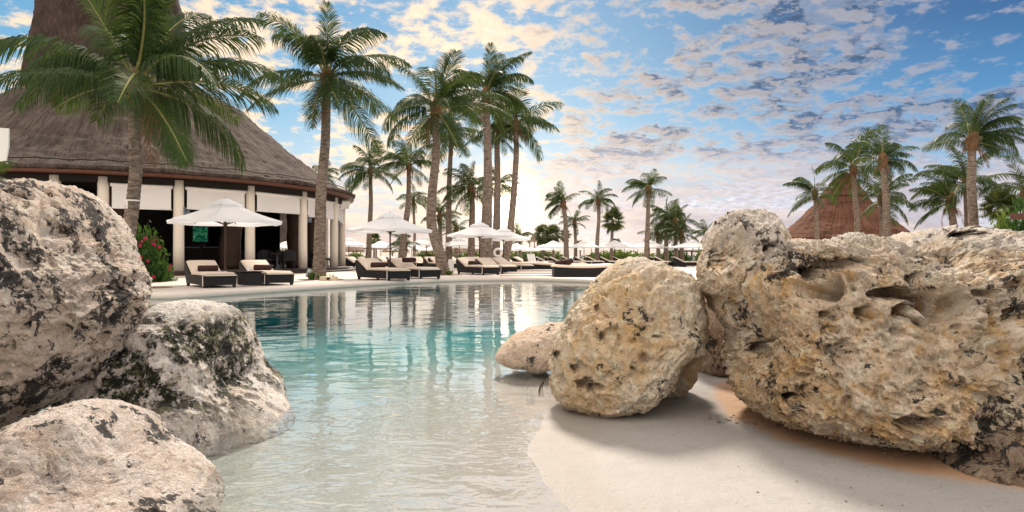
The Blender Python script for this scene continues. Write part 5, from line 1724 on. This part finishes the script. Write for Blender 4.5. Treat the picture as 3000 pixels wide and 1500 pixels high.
    root = empty('bar_counter', (px2x(600, 33.5), 33.5, .2), R(-12), 'dark bar counter below the television', 'counter')
    b.box((0, 0, .5), (2.2, .5, 1.0)); b.build('body', 'interior_wall', root)
    b = MB(); b.box((0, 0, 1.02), (2.4, .62, .05), 0, .01); b.build('counter_top', 'lamp_metal', root)
    chairs = [(775, 31.5, .4, 'dark wicker dining chair nearest the fourth column'), (800, 33.0, 2.5, 'dark wicker dining chair with its back to the pool'), (828, 33.5, 1.2, 'dark wicker dining chair right of the first restaurant table'),
              (845, 31.8, 3.6, 'dark wicker dining chair in front of the tree-trunk post'), (905, 36.0, .8, 'dark wicker dining chair behind the deck palm trunk'), (952, 40.0, 2.0, 'dark wicker dining chair seen between the last columns'), (715, 34.0, 1.0, 'dark wicker dining chair left of the fourth column')]
    proto = None
    for px, D, rz, lab in chairs:
        if proto is None:
            proto = empty('dining_chair', (0, 0, 0))
            b = MB(); b.box((0, 0, .42), (.56, .56, .12), 0, .02); b.build('seat', 'black_wicker', proto)
            b = MB()
            V, F = [], []
            for i in range(11):
                a = PI * i / 10
                for z, k in ((.42, .29), (.68 + .22 * math.sin(a), .33)):
                    V.append((k * math.cos(a), k * math.sin(a) * .95, z))
                for z, k in ((.68 + .22 * math.sin(a), .29), (.42, .25)):
                    V.append((k * math.cos(a), k * math.sin(a) * .95, z))
            for i in range(10):
                for k in range(4):
                    F.append((i * 4 + k, i * 4 + (k + 1) % 4, i * 4 + 4 + (k + 1) % 4, i * 4 + 4 + k))
            F += [(0, 1, 2, 3), (43, 42, 41, 40)]
            b.add(V, F); b.build('backrest', 'black_wicker', proto)
            for sx in (-.22, .22):
                for sy in (-.22, .22):
                    b = MB(); b.tube([(sx, sy, .38), (sx * 1.1, sy * 1.1, 0)], [.03, .022], 6); b.build('leg', 'black_wicker', proto)
            r_ = proto
        else:
            r_ = copy_tree(proto)
        r_.location = (px2x(px, D), D, .2); r_.rotation_euler.z = rz
        tag(r_, lab, 'chair', 'dining chairs in the restaurant')
    for i, (px, D, lab) in enumerate(((812, 32.2, 'round dark dining table between the restaurant chairs'), (925, 37.5, 'round dark dining table near the last columns'))):
        root = empty('dining_table', (px2x(px, D), D, .2), 0, lab, 'table', 'dining tables in the restaurant')
        b = MB(); b.lathe([(.01, .74), (.5, .74), (.5, .70), (.01, .70)], 24); b.build('table_top', 'dark_wood', root)
        b = MB(); b.tube([(0, 0, 0), (0, 0, .03), (0, 0, .05), (0, 0, .70)], [.25, .25, .05, .05], 12); b.build('pedestal', 'lamp_metal', root)
build_fittings()

def build_debris():
    r = random.Random(21)
    b = MB()
    for k in range(260):
        u = r.random()
        x = 1.15 + 1.25 * u + r.gauss(0, .05)
        y = 3.75 - 1.15 * u ** .8 + r.gauss(0, .07)
        if k % 4 == 0:
            x, y = r.uniform(.3, 2.2), r.uniform(2.0, 4.2)
        z = float(ground_z(np.array([x]), np.array([y]))[0])
        if z < WATER + .01: continue
        s = r.uniform(.003, .010) * (1 if k % 4 else .5)
        vs = [Vector((r.uniform(.6, 1) * a * s, r.uniform(.6, 1) * c * s, z + r.uniform(.3, 1.2) * d * s)) + Vector((x, y, 0)) for a in (-1, 1) for c in (-1, 1) for d in (0, 1)]
        b.add(vs, [(0, 2, 3, 1), (4, 5, 7, 6), (0, 1, 5, 4), (2, 6, 7, 3), (0, 4, 6, 2), (1, 3, 7, 5)])
    tag(b.build('gravel', 'limestone_brown'), 'loose stone crumbs scattered on the sand by the huge boulder', 'gravel', None, 'stuff')
build_debris()
